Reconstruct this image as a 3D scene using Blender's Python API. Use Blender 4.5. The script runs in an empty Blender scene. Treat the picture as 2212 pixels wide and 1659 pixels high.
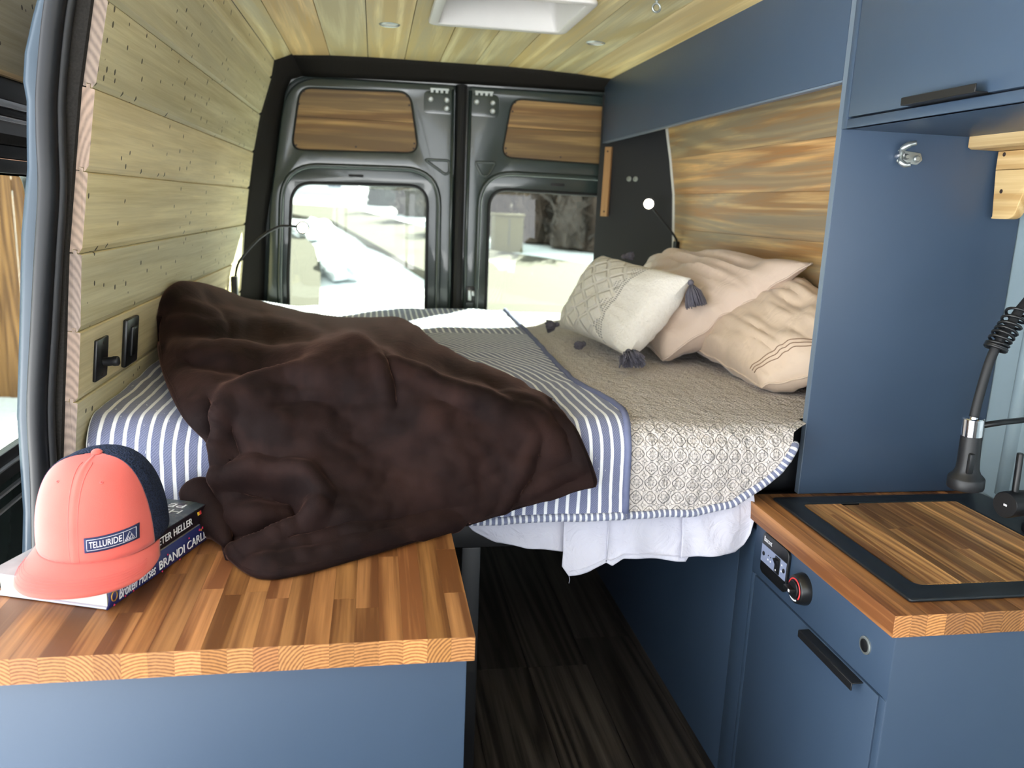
import bpy, bmesh, math, random
from mathutils import Vector, Matrix, noise
random.seed(7)
SC = bpy.context.scene
COL = SC.collection
V = Vector
# ------------------------------------------------------------------ camera
cam_d = bpy.data.cameras.new('camera'); cam = bpy.data.objects.new('camera', cam_d); COL.objects.link(cam)
R_ = V((0.98609553, -0.16151571, 0.03909336)); D_ = V((0.00351755, -0.21490808, -0.97662795)); F_ = V((0.16614223, 0.96318596, -0.21135175))
cam.matrix_world = Matrix(((R_.x, -D_.x, -F_.x, 0), (R_.y, -D_.y, -F_.y, 0), (R_.z, -D_.z, -F_.z, 1.33), (0, 0, 0, 1)))
cam_d.sensor_width = 36; cam_d.lens = 1770 / 2212 * 36
cam_d.clip_start = .02; cam_d.clip_end = 400
cam_d.dof.use_dof = True; cam_d.dof.focus_distance = 1.55; cam_d.dof.aperture_fstop = 4.5
SC.camera = cam
# ------------------------------------------------------------------ light
SKY = 1.0; SUN = 15.0; EXPOSURE = 2.4
w = bpy.data.worlds.new('sky'); SC.world = w; w.use_nodes = True
bg = w.node_tree.nodes['Background']; bg.inputs[0].default_value = (.90, .95, 1, 1); bg.inputs[1].default_value = SKY
sd = bpy.data.lights.new('sun', 'SUN'); sun = bpy.data.objects.new('sun', sd); COL.objects.link(sun)
sd.energy = SUN; sd.angle = .012; sd.color = (1, .95, .86)
sun.rotation_euler = V((-.75, -1, -.68)).to_track_quat('-Z', 'Y').to_euler()
vs = SC.view_settings; vs.view_transform = 'Standard'; vs.look = 'None'; vs.exposure = EXPOSURE; vs.gamma = 1; vs.use_curve_mapping = False

# ------------------------------------------------------------------ materials
def c3(r, g, b, a=1):
    f = lambda v: (v / 255 / 12.92) if v / 255 <= .04045 else ((v / 255 + .055) / 1.055) ** 2.4
    return (f(r), f(g), f(b), a)
class NT:
    def __init__(s, name):
        s.m = bpy.data.materials.new(name); s.m.use_nodes = True; s.t = s.m.node_tree
        s.b = s.t.nodes['Principled BSDF']; s.out = s.t.nodes['Material Output']
    def n(s, t, **k):
        x = s.t.nodes.new(t)
        for a, v in k.items(): setattr(x, a, v)
        return x
    def put(s, sock, v):
        if v is None: return
        if isinstance(v, bpy.types.NodeSocket): s.t.links.new(v, sock)
        else: sock.default_value = v
    def math(s, op, a, b=None, c=None, clamp=False):
        x = s.n('ShaderNodeMath', operation=op, use_clamp=clamp)
        s.put(x.inputs[0], a); s.put(x.inputs[1], b); s.put(x.inputs[2], c)
        return x.outputs[0]
    def vm(s, op, a, b=None):
        x = s.n('ShaderNodeVectorMath', operation=op); s.put(x.inputs[0], a)
        if op == 'SCALE': s.put(x.inputs[3], b)
        else: s.put(x.inputs[1], b)
        return x.outputs[0]
    def mix(s, f, a, b, mode='MIX'):
        x = s.n('ShaderNodeMix', data_type='RGBA', blend_type=mode)
        s.put(x.inputs[0], f); s.put(x.inputs[6], a); s.put(x.inputs[7], b)
        return x.outputs[2]
    def ramp(s, f, stops, interp='LINEAR'):
        x = s.n('ShaderNodeValToRGB'); e = x.color_ramp; e.interpolation = interp
        while len(e.elements) < len(stops): e.elements.new(.5)
        for q, (p, c) in zip(e.elements, stops):
            q.position = p; q.color = c if not isinstance(c, (int, float)) else (c, c, c, 1)
        s.put(x.inputs[0], f); return x.outputs[0]
    def noise(s, v, scale=5, detail=3, rough=.55, dist=0):
        x = s.n('ShaderNodeTexNoise'); s.put(x.inputs['Vector'], v); x.inputs['Scale'].default_value = scale
        x.inputs['Detail'].default_value = detail; x.inputs['Roughness'].default_value = rough; x.inputs['Distortion'].default_value = dist
        return x.outputs[0]
    def obj(s):
        return s.n('ShaderNodeTexCoord').outputs['Object']
    def sep(s, v):
        x = s.n('ShaderNodeSeparateXYZ'); s.put(x.inputs[0], v); return x.outputs
    def bump(s, h, strength=.3, dist=.002):
        x = s.n('ShaderNodeBump'); x.inputs['Strength'].default_value = strength; x.inputs['Distance'].default_value = dist
        s.put(x.inputs['Height'], h); s.put(s.b.inputs['Normal'], x.outputs[0])
    def set(s, **k):
        for a, v in k.items(): s.put(s.b.inputs[a.replace('_', ' ')], v)
        return s

def plain(name, col, rough=.5, metal=0, var=.06, scale=30, bump=0, coat=0, spec=.5):
    """painted / plastic / metal surface with faint procedural mottling"""
    m = NT(name); v = m.obj(); f = m.noise(v, scale, 3)
    d = tuple(max(0, x * (1 - var)) for x in col[:3]) + (1,); l = tuple(min(1, x * (1 + var)) for x in col[:3]) + (1,)
    m.set(Base_Color=m.mix(f, d, l), Roughness=rough, Metallic=metal, Coat_Weight=coat, Specular_IOR_Level=spec)
    if bump: m.bump(m.noise(v, scale * 12, 3), bump, .001)
    return m.m
def emit(name, col, st):
    m = NT(name); m.set(Base_Color=col, Emission_Color=col, Emission_Strength=st); return m.m
def glass(name, tint=(1, 1, 1, 1), gl=.05):
    m = NT(name); t = m.n('ShaderNodeBsdfTransparent'); t.inputs[0].default_value = tint
    g = m.n('ShaderNodeBsdfGlossy'); g.inputs['Roughness'].default_value = .02
    x = m.n('ShaderNodeMixShader'); x.inputs[0].default_value = gl
    m.t.links.new(t.outputs[0], x.inputs[1]); m.t.links.new(g.outputs[0], x.inputs[2]); m.t.links.new(x.outputs[0], m.out.inputs[0])
    return m.m

def wood(name, base, dark, stain=None, axis=1, stain_amt=.0, rough=.6, rings=1.0, holes=0, knots=0, endgrain=False, shaded_end=None, fine=1.0, freq=1.0, ringamp=1.0):
    """procedural lumber: long grain along an axis, figured rings, stain, worm holes, knots; tinted by each piece's object colour"""
    m = NT(name); oi = m.n('ShaderNodeObjectInfo')
    off = m.vm('SCALE', m.vm('ADD', (3.1, 7.7, 1.9), (0, 0, 0)), m.math('MULTIPLY', oi.outputs['Random'], 11.0))
    p = m.vm('ADD', m.obj(), off)
    sc = [1, 1, 1]; sc[axis] = .05
    ps = m.vm('MULTIPLY', p, tuple(sc))
    warp = m.noise(ps, 9 * freq, 2)
    broad = m.noise(ps, 20 * freq, 4, .6)
    ringv = m.math('ADD', m.math('MULTIPLY', m.math('SINE', m.math('ADD', m.math('MULTIPLY', m.noise(ps, 7 * freq, 1, .4), 60 * rings), m.math('MULTIPLY', warp, 3.0))), .5), .5)
    mid = m.noise(m.vm('MULTIPLY', p, tuple(.025 if i == axis else 1 for i in range(3))), 70, 3, .65)
    fin = m.noise(m.vm('MULTIPLY', p, tuple(.02 if i == axis else 1 for i in range(3))), 190 * fine, 3, .7)
    g = m.math('ADD', m.math('MULTIPLY', ringv, .22 * ringamp), m.math('ADD', m.math('MULTIPLY', broad, .35), m.math('ADD', m.math('MULTIPLY', mid, .5), m.math('MULTIPLY', fin, .35))))
    colr = m.ramp(g, [(.46, base), (.84, dark)])
    if stain is not None:
        st = m.ramp(m.noise(ps, 9 * freq, 5, .7, 1.2), [(.5 - stain_amt * .16, 0.0), (.60 - stain_amt * .06, 1.0)])
        colr = m.mix(m.math('MULTIPLY', st, stain_amt), colr, stain)
    h = g
    if knots:
        kv = m.n('ShaderNodeTexVoronoi'); kv.inputs['Scale'].default_value = 2.2
        ks = [1, 1, 1]; ks[axis] = .55
        m.put(kv.inputs['Vector'], m.vm('MULTIPLY', p, tuple(ks)))
        kf = m.ramp(kv.outputs['Distance'], [(.0, 1.0), (.035, .75), (.07, 0.0)])
        colr = m.mix(m.math('MULTIPLY', kf, knots), colr, c3(96, 62, 38))
    if holes:
        hv = m.n('ShaderNodeTexVoronoi'); hv.inputs['Scale'].default_value = 55
        hs = [0, 1, .8]
        m.put(hv.inputs['Vector'], m.vm('MULTIPLY', p, tuple(hs)))
        near = m.math('LESS_THAN', hv.outputs['Distance'], m.math('MULTIPLY', m.sep(hv.outputs['Color'])[0], .24))
        pick = m.math('GREATER_THAN', m.math('ADD', m.sep(hv.outputs['Color'])[1], m.math('MULTIPLY', m.noise(p, 3.0, 1), 1.1)), m.math('SUBTRACT', 1.60, m.math('MULTIPLY', oi.outputs['Alpha'], holes * .12)))
        hf = m.math('MULTIPLY', near, pick)
        colr = m.mix(m.math('MULTIPLY', hf, .9), colr, c3(38, 30, 22))
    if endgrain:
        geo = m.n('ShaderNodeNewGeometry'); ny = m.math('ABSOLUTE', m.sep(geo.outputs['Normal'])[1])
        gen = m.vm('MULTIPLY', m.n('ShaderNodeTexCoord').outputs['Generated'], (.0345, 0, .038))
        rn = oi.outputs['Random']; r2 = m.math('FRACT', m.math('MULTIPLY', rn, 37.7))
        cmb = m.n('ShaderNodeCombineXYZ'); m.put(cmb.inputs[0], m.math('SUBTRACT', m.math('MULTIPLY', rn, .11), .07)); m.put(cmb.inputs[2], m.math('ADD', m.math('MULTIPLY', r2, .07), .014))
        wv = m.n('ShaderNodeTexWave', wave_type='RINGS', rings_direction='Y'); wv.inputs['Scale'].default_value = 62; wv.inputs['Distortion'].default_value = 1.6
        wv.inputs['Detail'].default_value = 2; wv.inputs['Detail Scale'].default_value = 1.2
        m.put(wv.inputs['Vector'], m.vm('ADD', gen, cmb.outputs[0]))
        e0 = shaded_end[0] if shaded_end else tuple(min(1, x * 1.25) for x in base[:3]) + (1,); e1 = shaded_end[1] if shaded_end else tuple(x * 1.1 for x in dark[:3]) + (1,)
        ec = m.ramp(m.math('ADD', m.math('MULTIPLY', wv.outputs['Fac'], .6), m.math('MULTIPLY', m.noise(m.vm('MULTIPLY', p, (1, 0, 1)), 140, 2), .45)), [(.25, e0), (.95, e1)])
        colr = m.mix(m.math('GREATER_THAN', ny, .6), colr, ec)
    colr = m.mix(1.0, colr, oi.outputs['Color'], 'MULTIPLY')
    m.set(Base_Color=colr, Roughness=rough, Specular_IOR_Level=.35)
    m.bump(h, .25, .0015)
    return m.m

M = {}
M['paint'] = plain('blue_cabinet_paint', c3(55, 72, 93), .45, var=.05, scale=6, bump=.05)
M['paint_edge'] = plain('blue_edge_paint', c3(96, 110, 126), .4, var=.05)
M['seam'] = plain('dark_seam', c3(26, 36, 54), .8)
M['black_matte'] = plain('black_matte', c3(20, 21, 24), .45, var=.15)
M['black_sink'] = plain('black_composite', c3(27, 31, 36), .38, var=.2, scale=220)
M['black_plastic'] = plain('black_plastic', c3(22, 23, 25), .35)
M['black_panel'] = plain('black_panel', c3(24, 26, 31), .55)
M['rubber'] = plain('rubber_seal', c3(18, 19, 22), .42, var=.1, spec=.25)
M['rubber_dark'] = plain('rubber_dark', c3(22, 23, 26), .6)
M['carpet'] = plain('charcoal_carpet', c3(45, 43, 41), .98, var=.45, scale=260, bump=.8, spec=.05)
M['door_paint'] = plain('green_grey_body_paint', c3(50, 61, 59), .24, var=.04, coat=.35)
M['jamb_paint'] = plain('blue_grey_jamb_paint', c3(42, 55, 66), .35, var=.05, coat=.05, spec=.3)
M['wall_metal'] = plain('pale_blue_wall_metal', c3(136, 154, 162), .25, var=.04, coat=.4)
M['white_plastic'] = plain('white_plastic', c3(222, 220, 216), .4, var=.02)
M['white_trim'] = plain('white_trim', c3(215, 214, 208), .45, var=.02)
M['chrome'] = plain('chrome', (.75, .75, .76, 1), .12, 1, var=.03)
M['zinc'] = plain('zinc', c3(170, 176, 174), .35, .8, var=.1)
M['steel_dark'] = plain('dark_bolt', c3(60, 50, 48), .5, .4)
M['silver'] = plain('silver_strip', c3(190, 192, 196), .25, .6)
M['floor'] = wood('dark_plank', c3(86, 79, 72), c3(38, 34, 31), axis=1, rough=.5, rings=1.0)
M['pine_wall'] = wood('pale_beetle_pine_wall', c3(236, 226, 192), c3(196, 182, 142), c3(186, 178, 154), 1, .3, .65, holes=2.6, rings=.5, freq=1.3, ringamp=.5, endgrain=True, shaded_end=(c3(138, 120, 110), c3(104, 90, 82)))  # board ends: end grain, darkened further for the shade beside the pillar
M['pine_ceiling'] = wood('beetle_pine_ceiling', c3(246, 233, 190), c3(204, 182, 130), c3(182, 174, 150), 1, .55, .6, knots=.7, rings=.6, ringamp=1.8)
M['pine_head'] = wood('warm_beetle_pine', c3(236, 200, 142), c3(164, 122, 74), c3(142, 132, 112), 1, .8, .55, knots=.9, freq=1.2, ringamp=1.4)
M['pine_door'] = wood('warm_pine_door_insert', c3(222, 182, 118), c3(132, 98, 56), c3(112, 92, 64), 0, .75, .5, knots=.8, ringamp=1.5)
M['pine_trim'] = wood('pine_trim', c3(216, 192, 146), c3(180, 148, 100), axis=1, rough=.55)
M['pine_strip'] = wood('pine_strip', c3(196, 160, 116), c3(160, 122, 82), axis=2, rough=.6)
M['block'] = wood('butcher_block', c3(172, 120, 72), c3(104, 64, 36), axis=1, rough=.42, endgrain=True, fine=1.0, rings=.35, freq=2.2, ringamp=1.3)
M['board'] = wood('cutting_board_wood', c3(210, 164, 106), c3(132, 90, 54), c3(104, 70, 44), 1, .4, .5, endgrain=True, freq=2.2)
M['glass'] = glass('window_glass', (.60, .645, .60, 1))
M['lens'] = emit('lamp_lens', (1, .86, .62, 1), 9)

# ------------------------------------------------------------------ geometry helpers
def reg(o, parent=None, base=None):
    COL.objects.link(o)
    if parent is not None:
        o.parent = parent
        if parent.type == 'EMPTY': o.matrix_parent_inverse = Matrix.Translation(-parent.location)
    return o
def tag(o, label=None, cat=None, group=None, kind=None):
    if label: o['label'] = label
    if cat: o['category'] = cat
    if group: o['group'] = group
    if kind: o['kind'] = kind
    return o
def thing(name, label, cat, loc, group=None):
    o = bpy.data.objects.new(name, None); o.location = loc; o.empty_display_size = .05; COL.objects.link(o)
    return tag(o, label, cat, group)
def struct(name, loc=(0, 0, 0), label=None):
    o = bpy.data.objects.new(name, None); o.location = loc; COL.objects.link(o); o['kind'] = 'structure'
    if label: o['label'] = label
    return o
def mk(name, verts, faces, mat, parent=None, smooth=False, uv=None, color=None, solid=0):
    me = bpy.data.meshes.new(name); me.from_pydata([tuple(v) for v in verts], [], faces)
    if uv:
        l = me.uv_layers.new(name='uv')
        for p in me.polygons:
            for li, vi in zip(p.loop_indices, p.vertices): l.data[li].uv = uv[vi]
    me.materials.append(M[mat] if isinstance(mat, str) else mat)
    if smooth: me.polygons.foreach_set('use_smooth', [True] * len(me.polygons))
    me.update()
    o = bpy.data.objects.new(name, me); reg(o, parent)
    if color: o.color = color
    if solid:
        sm = o.modifiers.new('s', 'SOLIDIFY'); sm.thickness = solid; sm.offset = 0
    return o
def bmo(name, bm, mat, parent=None, smooth=False, color=None):
    me = bpy.data.meshes.new(name); bmesh.ops.recalc_face_normals(bm, faces=bm.faces[:]); bm.to_mesh(me); bm.free()
    me.materials.append(M[mat] if isinstance(mat, str) else mat)
    if smooth:
        me.polygons.foreach_set('use_smooth', [True] * len(me.polygons))
        try: me.set_sharp_from_angle(angle=.7)
        except Exception: pass
    o = bpy.data.objects.new(name, me); reg(o, parent)
    if color: o.color = color
    return o
def b_box(bm, lo, hi, bev=0, seg=2, mat=None):
    vs = []
    for i in range(8):
        vs.append(bm.verts.new((hi[0] if i & 1 else lo[0], hi[1] if i & 2 else lo[1], hi[2] if i & 4 else lo[2])))
    fs = [bm.faces.new([vs[k] for k in q]) for q in ((0, 2, 3, 1), (4, 5, 7, 6), (0, 1, 5, 4), (2, 6, 7, 3), (0, 4, 6, 2), (1, 3, 7, 5))]
    if bev:
        es = list({e for f in fs for e in f.edges})
        r = bmesh.ops.bevel(bm, geom=es, offset=bev, segments=seg, affect='EDGES', profile=.5)
        vs = list({v for f in r['faces'] for v in f.verts} | {v for v in vs if v.is_valid})
    if mat is not None:
        for v in vs:
            if v.is_valid: v.co = mat @ v.co
    return bm
def box(name, lo, hi, mat, parent=None, bev=0, seg=2, color=None, tf=None):
    bm = bmesh.new(); b_box(bm, lo, hi, bev, seg, tf)
    return bmo(name, bm, mat, parent, smooth=bool(bev), color=color)
def prism(name, pts, ext, mat, parent=None, color=None, smooth=False, bev=0):
    """closed polygon pts (3-D) extruded by vector ext"""
    bm = bmesh.new(); a = [bm.verts.new(p) for p in pts]; b = [bm.verts.new(V(p) + V(ext)) for p in pts]; n = len(pts)
    f0 = bm.faces.new(a); f1 = bm.faces.new(b[::-1])
    for i in range(n): bm.faces.new((a[i], b[i], b[(i + 1) % n], a[(i + 1) % n]))
    if bev:
        bmesh.ops.bevel(bm, geom=list(set(f0.edges) | set(f1.edges)), offset=bev, segments=2, affect='EDGES')
    return bmo(name, bm, mat, parent, color=color, smooth=smooth)
def catmull(P, n, closed=False):
    out = []; m = len(P); P = [V(p) for p in P]
    rng = range(m) if closed else range(m - 1)
    for i in rng:
        g = lambda k: P[k % m] if closed else P[max(0, min(m - 1, k))]
        a, b, c, d = g(i - 1), g(i), g(i + 1), g(i + 2)
        for j in range(n):
            t = j / n
            out.append(.5 * ((2 * b) + (c - a) * t + (2 * a - 5 * b + 4 * c - d) * t * t + (3 * b - 3 * c + d - a) * t ** 3))
    if not closed: out.append(P[-1])
    return out
def tube_data(path, rad, seg=10, closed=False, base=0):
    verts, faces, uv = [], [], []; n = len(path); path = [V(p) for p in path]; L = 0
    up = None
    for i, p in enumerate(path):
        t = (path[(i + 1) % n] - path[i - 1]) if closed else (path[min(n - 1, i + 1)] - path[max(0, i - 1)])
        t.normalize()
        if up is None: up = t.orthogonal().normalized()
        up = (up - t * up.dot(t)).normalized(); sd_ = t.cross(up)
        r = rad[i] if isinstance(rad, (list, tuple)) else rad
        if i: L += (path[i] - path[i - 1]).length
        for k in range(seg):
            a = 2 * math.pi * k / seg
            verts.append(p + (up * math.cos(a) + sd_ * math.sin(a)) * r); uv.append((L, k / seg))
    for i in range(n if closed else n - 1):
        for k in range(seg):
            a = base + i * seg; b = base + ((i + 1) % n) * seg; k2 = (k + 1) % seg
            faces.append((a + k, a + k2, b + k2, b + k))
    if not closed:
        faces.append(tuple(base + k for k in range(seg))[::-1]); faces.append(tuple(base + (n - 1) * seg + k for k in range(seg)))
    return verts, faces, uv
def tube(name, path, rad, mat, parent=None, seg=10, closed=False, color=None):
    v, f, u = tube_data(path, rad, seg, closed)
    return mk(name, v, f, mat, parent, True, u, color)
def frame(z, x=None):
    z = V(z).normalized(); x = V(x) if x is not None else z.orthogonal()
    x = (x - z * x.dot(z)).normalized(); y = z.cross(x)
    return Matrix((x, y, z)).transposed()
def lathe(name, prof, org, axis, mat, parent=None, seg=28, smooth=True):
    """profile [(r, h)] turned about axis from org"""
    f = frame(axis); verts = []; faces = []; n = len(prof)
    for r, h in prof:
        for k in range(seg):
            a = 2 * math.pi * k / seg
            verts.append(V(org) + f @ V((max(r, 1e-5) * math.cos(a), max(r, 1e-5) * math.sin(a), h)))
    for i in range(n - 1):
        for k in range(seg):
            faces.append((i * seg + k, i * seg + (k + 1) % seg, (i + 1) * seg + (k + 1) % seg, (i + 1) * seg + k))
    faces.append(tuple(range(seg))[::-1]); faces.append(tuple((n - 1) * seg + k for k in range(seg)))
    bm = bmesh.new(); me = bpy.data.meshes.new('t'); me.from_pydata([tuple(v) for v in verts], [], faces); bm.from_mesh(me); bpy.data.meshes.remove(me)
    return bmo(name, bm, mat, parent, smooth)
def rrect(cx, cy, w, h, r, n=6, taper=0):
    """rounded rectangle outline (2-D), taper narrows the top"""
    out = []
    for (sx, sy, a0) in ((1, 1, 0), (-1, 1, 90), (-1, -1, 180), (1, -1, 270)):
        for k in range(n + 1):
            a = math.radians(a0 + 90 * k / n)
            x = sx * (w / 2 - r) + r * math.cos(a); y = sy * (h / 2 - r) + r * math.sin(a)
            out.append((cx + x * (1 - taper * (y / h + .5)), cy + y))
    return out
def rpoly(pts, r, n=5):
    """round the corners of a 2-D polygon"""
    out = []; m = len(pts)
    for i in range(m):
        p = V((*pts[i], 0)); a = V((*pts[i - 1], 0)); b = V((*pts[(i + 1) % m], 0))
        rr = r[i] if isinstance(r, (list, tuple)) else r
        d1 = (a - p); d2 = (b - p); q = min(rr, d1.length * .48, d2.length * .48)
        s, e = p + d1.normalized() * q, p + d2.normalized() * q
        for k in range(n + 1):
            t = k / n; c = s * (1 - t) ** 2 + p * 2 * t * (1 - t) + e * t * t
            out.append((c.x, c.y))
    return out
def plate(name, outer, holes, mapf, thick, mat, parent=None, bev=.003, color=None):
    """flat plate with holes: filled 2-D curve, extruded and bevelled, mapped to 3-D"""
    cu = bpy.data.curves.new('c', 'CURVE'); cu.dimensions = '2D'; cu.fill_mode = 'BOTH'; cu.extrude = max(1e-5, thick / 2 - bev); cu.bevel_depth = bev; cu.bevel_resolution = 2; cu.offset = -bev
    for pl in [outer] + holes:
        sp = cu.splines.new('POLY'); sp.points.add(len(pl) - 1); sp.use_cyclic_u = True
        for q, p in zip(sp.points, pl): q.co = (p[0], p[1], 0, 1)
    t = bpy.data.objects.new('c', cu); COL.objects.link(t)
    me = bpy.data.meshes.new_from_object(t.evaluated_get(bpy.context.evaluated_depsgraph_get()))
    bpy.data.objects.remove(t); bpy.data.curves.remove(cu)
    for v in me.vertices: v.co = mapf(*v.co)
    bm = bmesh.new(); bm.from_mesh(me); bpy.data.meshes.remove(me); bmesh.ops.remove_doubles(bm, verts=bm.verts[:], dist=1e-5)
    return bmo(name, bm, mat, parent, smooth=True, color=color)
def text(name, s, width, org, xd, yd, mat, parent, height=None, shear=0, depth=.0004, spacing=1):
    cu = bpy.data.curves.new('t', 'FONT'); cu.body = s; cu.size = 1; cu.extrude = .01; cu.shear = shear; cu.space_character = spacing; cu.resolution_u = 3
    t = bpy.data.objects.new('t', cu); COL.objects.link(t)
    me = bpy.data.meshes.new_from_object(t.evaluated_get(bpy.context.evaluated_depsgraph_get()))
    bpy.data.objects.remove(t); bpy.data.curves.remove(cu); me.name = name
    xs = [v.co.x for v in me.vertices]; ys = [v.co.y for v in me.vertices]; x0 = min(xs); y0 = min(ys); k = width / (max(xs) - x0); ky = height / (max(ys) - y0) if height else k
    xd = V(xd).normalized(); yd = V(yd).normalized(); zd = xd.cross(yd)
    for v in me.vertices: v.co = V(org) + xd * (v.co.x - x0) * k + yd * (v.co.y - y0) * ky + zd * (v.co.z + .01) / .02 * depth
    me.materials.clear(); me.materials.append(M[mat]); o = bpy.data.objects.new(name, me); reg(o, parent); return o
def grid(nu, nv, fn):
    verts = [fn(i / (nu - 1), j / (nv - 1)) for j in range(nv) for i in range(nu)]
    faces = [(j * nu + i, j * nu + i + 1, (j + 1) * nu + i + 1, (j + 1) * nu + i) for j in range(nv - 1) for i in range(nu - 1)]
    return verts, faces
def sm(a, b, x):
    t = max(0, min(1, (x - a) / (b - a))); return t * t * (3 - 2 * t)
def lerp(a, b, t): return a + (b - a) * t
def interp(x, pts):
    for (a, va), (b, vb) in zip(pts, pts[1:]):
        if x <= b: return va + (vb - va) * max(0, min(1, (x - a) / (b - a)))
    return pts[-1][1]
def nz(x, y, z=0): return noise.noise((x, y, z))
def tint(v=.12, warm=0):
    k = 1 + random.uniform(-v, v); h = random.uniform(-warm, warm)
    return (k * (1 + h), k, k * (1 - h), 1)
# ================================================================== SETTING
# floor: dark vinyl planks 0.18 m wide
fl = struct('floor', (0, 0, 0), 'dark brown wood-look plank floor of the aisle')
box('subfloor', (-.62, -1.0, -.05), (1.42, 3.6, -.006), 'black_matte', fl)
pts_y = {0: (-1, .35, 1.57, 2.79, 3.56), 1: (-1, -.2, 1.02, 2.148, 3.56), 2: (-1, .9, 2.3, 3.56), 3: (-1, .1, 1.35, 2.6, 3.56)}
for i in range(-5, 7):
    x0 = .273 + .1795 * i - .0005; ys = pts_y[i % 4]
    if i == 0: ys = (-1, .2, .93, 2.148, 3.56)
    for a, b in zip(ys, ys[1:]):
        box('plank', (max(x0 + .0008, -.61), a + .0008, -.006), (min(x0 + .1787, 1.41), b - .0008, 0), 'floor', fl, color=tint(.28))

# left wall: tongue-and-groove pine boards along the van, following the curved side
LP = [(-.552, .660), (-.540, .815), (-.5247, .955), (-.5115, 1.083), (-.500, 1.220), (-.481, 1.359), (-.461, 1.495), (-.432, 1.635), (-.389, 1.770), (-.377, 1.838)]
wl = struct('wall_left', (-.5, 2.5, 0), 'pale worm-holed pine board wall on the left')
WY0, WY1 = 1.537, 3.405
wcols = [(.9, .9, .9, .8), (.92, .92, .88, .8), (1.0, .96, .88, .7), (.90, .92, .90, 1.5), (1.08, 1.04, .92, .9), (1.10, 1.04, .93, .8), (.86, .87, .82, 2.0), (.84, .85, .80, 1.6), (.98, .97, .9, .6)]
for k in range(len(LP) - 1):
    a, b = V((LP[k][0], 0, LP[k][1])), V((LP[k + 1][0], 0, LP[k + 1][1]))
    t = (b - a).normalized(); nrm = V((t.z, 0, -t.x))      # room side
    h = (b - a).length; T = .021; c = .005
    if nrm.x < 0: nrm = -nrm
    # profile: chamfered lower lip, tongue on top, groove below
    pr = [(0.0008, -c), (c * 2.2, 0), (h - c * .4, 0), (h - .0005, -c * .5), (h - .0005, -.008), (h + .006, -.008), (h + .006, -.014), (h - .0005, -.014), (h - .0005, -T), (.0008, -T), (.0008, -.0145), (.0065, -.0145), (.0065, -.0075), (.0008, -.0075)]
    pts = [a + t * u + nrm * v + V((0, WY0 + random.uniform(-.001, .001), 0)) for u, v in pr]
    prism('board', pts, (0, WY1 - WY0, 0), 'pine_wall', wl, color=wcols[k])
prism('backing', [(x - .030, 1.60, z) for x, z in [(-.60, 0)] + LP] + [(x - .040, 1.60, z) for x, z in ([(-.60, 0)] + LP)[::-1]], (0, 1.98, 0), 'black_matte', wl)
box('lower_panel', (-.60, 1.56, 0), (-.565, 3.5, .66), 'carpet', wl)

# ceiling boards, with an opening for the roof fan
ce = struct('ceiling', (.3, 1.5, 1.86), 'knotty pale pine board ceiling')
CX = [(-.377, 1.838), (-.312, 1.861), (-.171, 1.869), (-.027, 1.872), (.113, 1.8725), (.248, 1.8725), (.388, 1.8725), (.519, 1.872), (.656, 1.869), (.803, 1.863), (.965, 1.853)]
ccols = [(.98, .98, .93, 1), (1.08, .9, .7, 1), (1.0, 1.0, .92, 1), (1.04, 1.0, .88, 1), (.92, .93, .87, 1), (.86, .88, .84, 1), (.88, .9, .84, 1), (.98, .96, .84, 1), (.84, .87, .82, 1), (1.12, 1.02, .82, 1)]
HX0, HX1, HY0, HY1 = .185, .553, 2.270, 2.637
for k in range(len(CX) - 1):
    (xa, za), (xb, zb) = CX[k], CX[k + 1]; xa += .0012; xb -= .0012
    bm = bmesh.new()
    def seg(x0, x1, y0, y1):
        z = lambda x: za + (zb - za) * (x - xa) / (xb - xa)
        vs = [bm.verts.new(p) for p in ((x0, y0, z(x0)), (x1, y0, z(x1)), (x1, y1, z(x1)), (x0, y1, z(x0)))]
        vt = [bm.verts.new(v.co + V((0, 0, .016))) for v in vs]
        bm.faces.new(vs[::-1]); bm.faces.new(vt)
        for i in range(4): bm.faces.new((vs[i], vs[(i + 1) % 4], vt[(i + 1) % 4], vt[i]))
    if xb < HX0 or xa > HX1: seg(xa, xb, -.9, 3.42)
    else:
        seg(xa, xb, -.9, HY0); seg(xa, xb, HY1, 3.42)
        if xa < HX0: seg(xa, HX0, HY0, HY1)
        if xb > HX1: seg(HX1, xb, HY0, HY1)
    bmo('board', bm, 'pine_ceiling', ce, color=ccols[k])
bm = bmesh.new()
for q in (((-.6, -.95), (HX0, 3.6)), ((HX1, -.95), (1.42, 3.6)), ((HX0, -.95), (HX1, HY0)), ((HX0, HY1), (HX1, 3.6))):
    b_box(bm, (*q[0], 1.892), (*q[1], 1.905))
bmo('roof_skin', bm, 'jamb_paint', ce)
box('leak_filler', (-.46, 1.56, 1.856), (-.372, 3.6, 1.9), 'black_matte', ce)  # unseen filler, added to stop sky light leaking in at the ceiling corner
box('roof_cap', (-.63, -.95, 1.99), (1.43, 3.62, 2.01), 'jamb_paint', ce)

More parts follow.
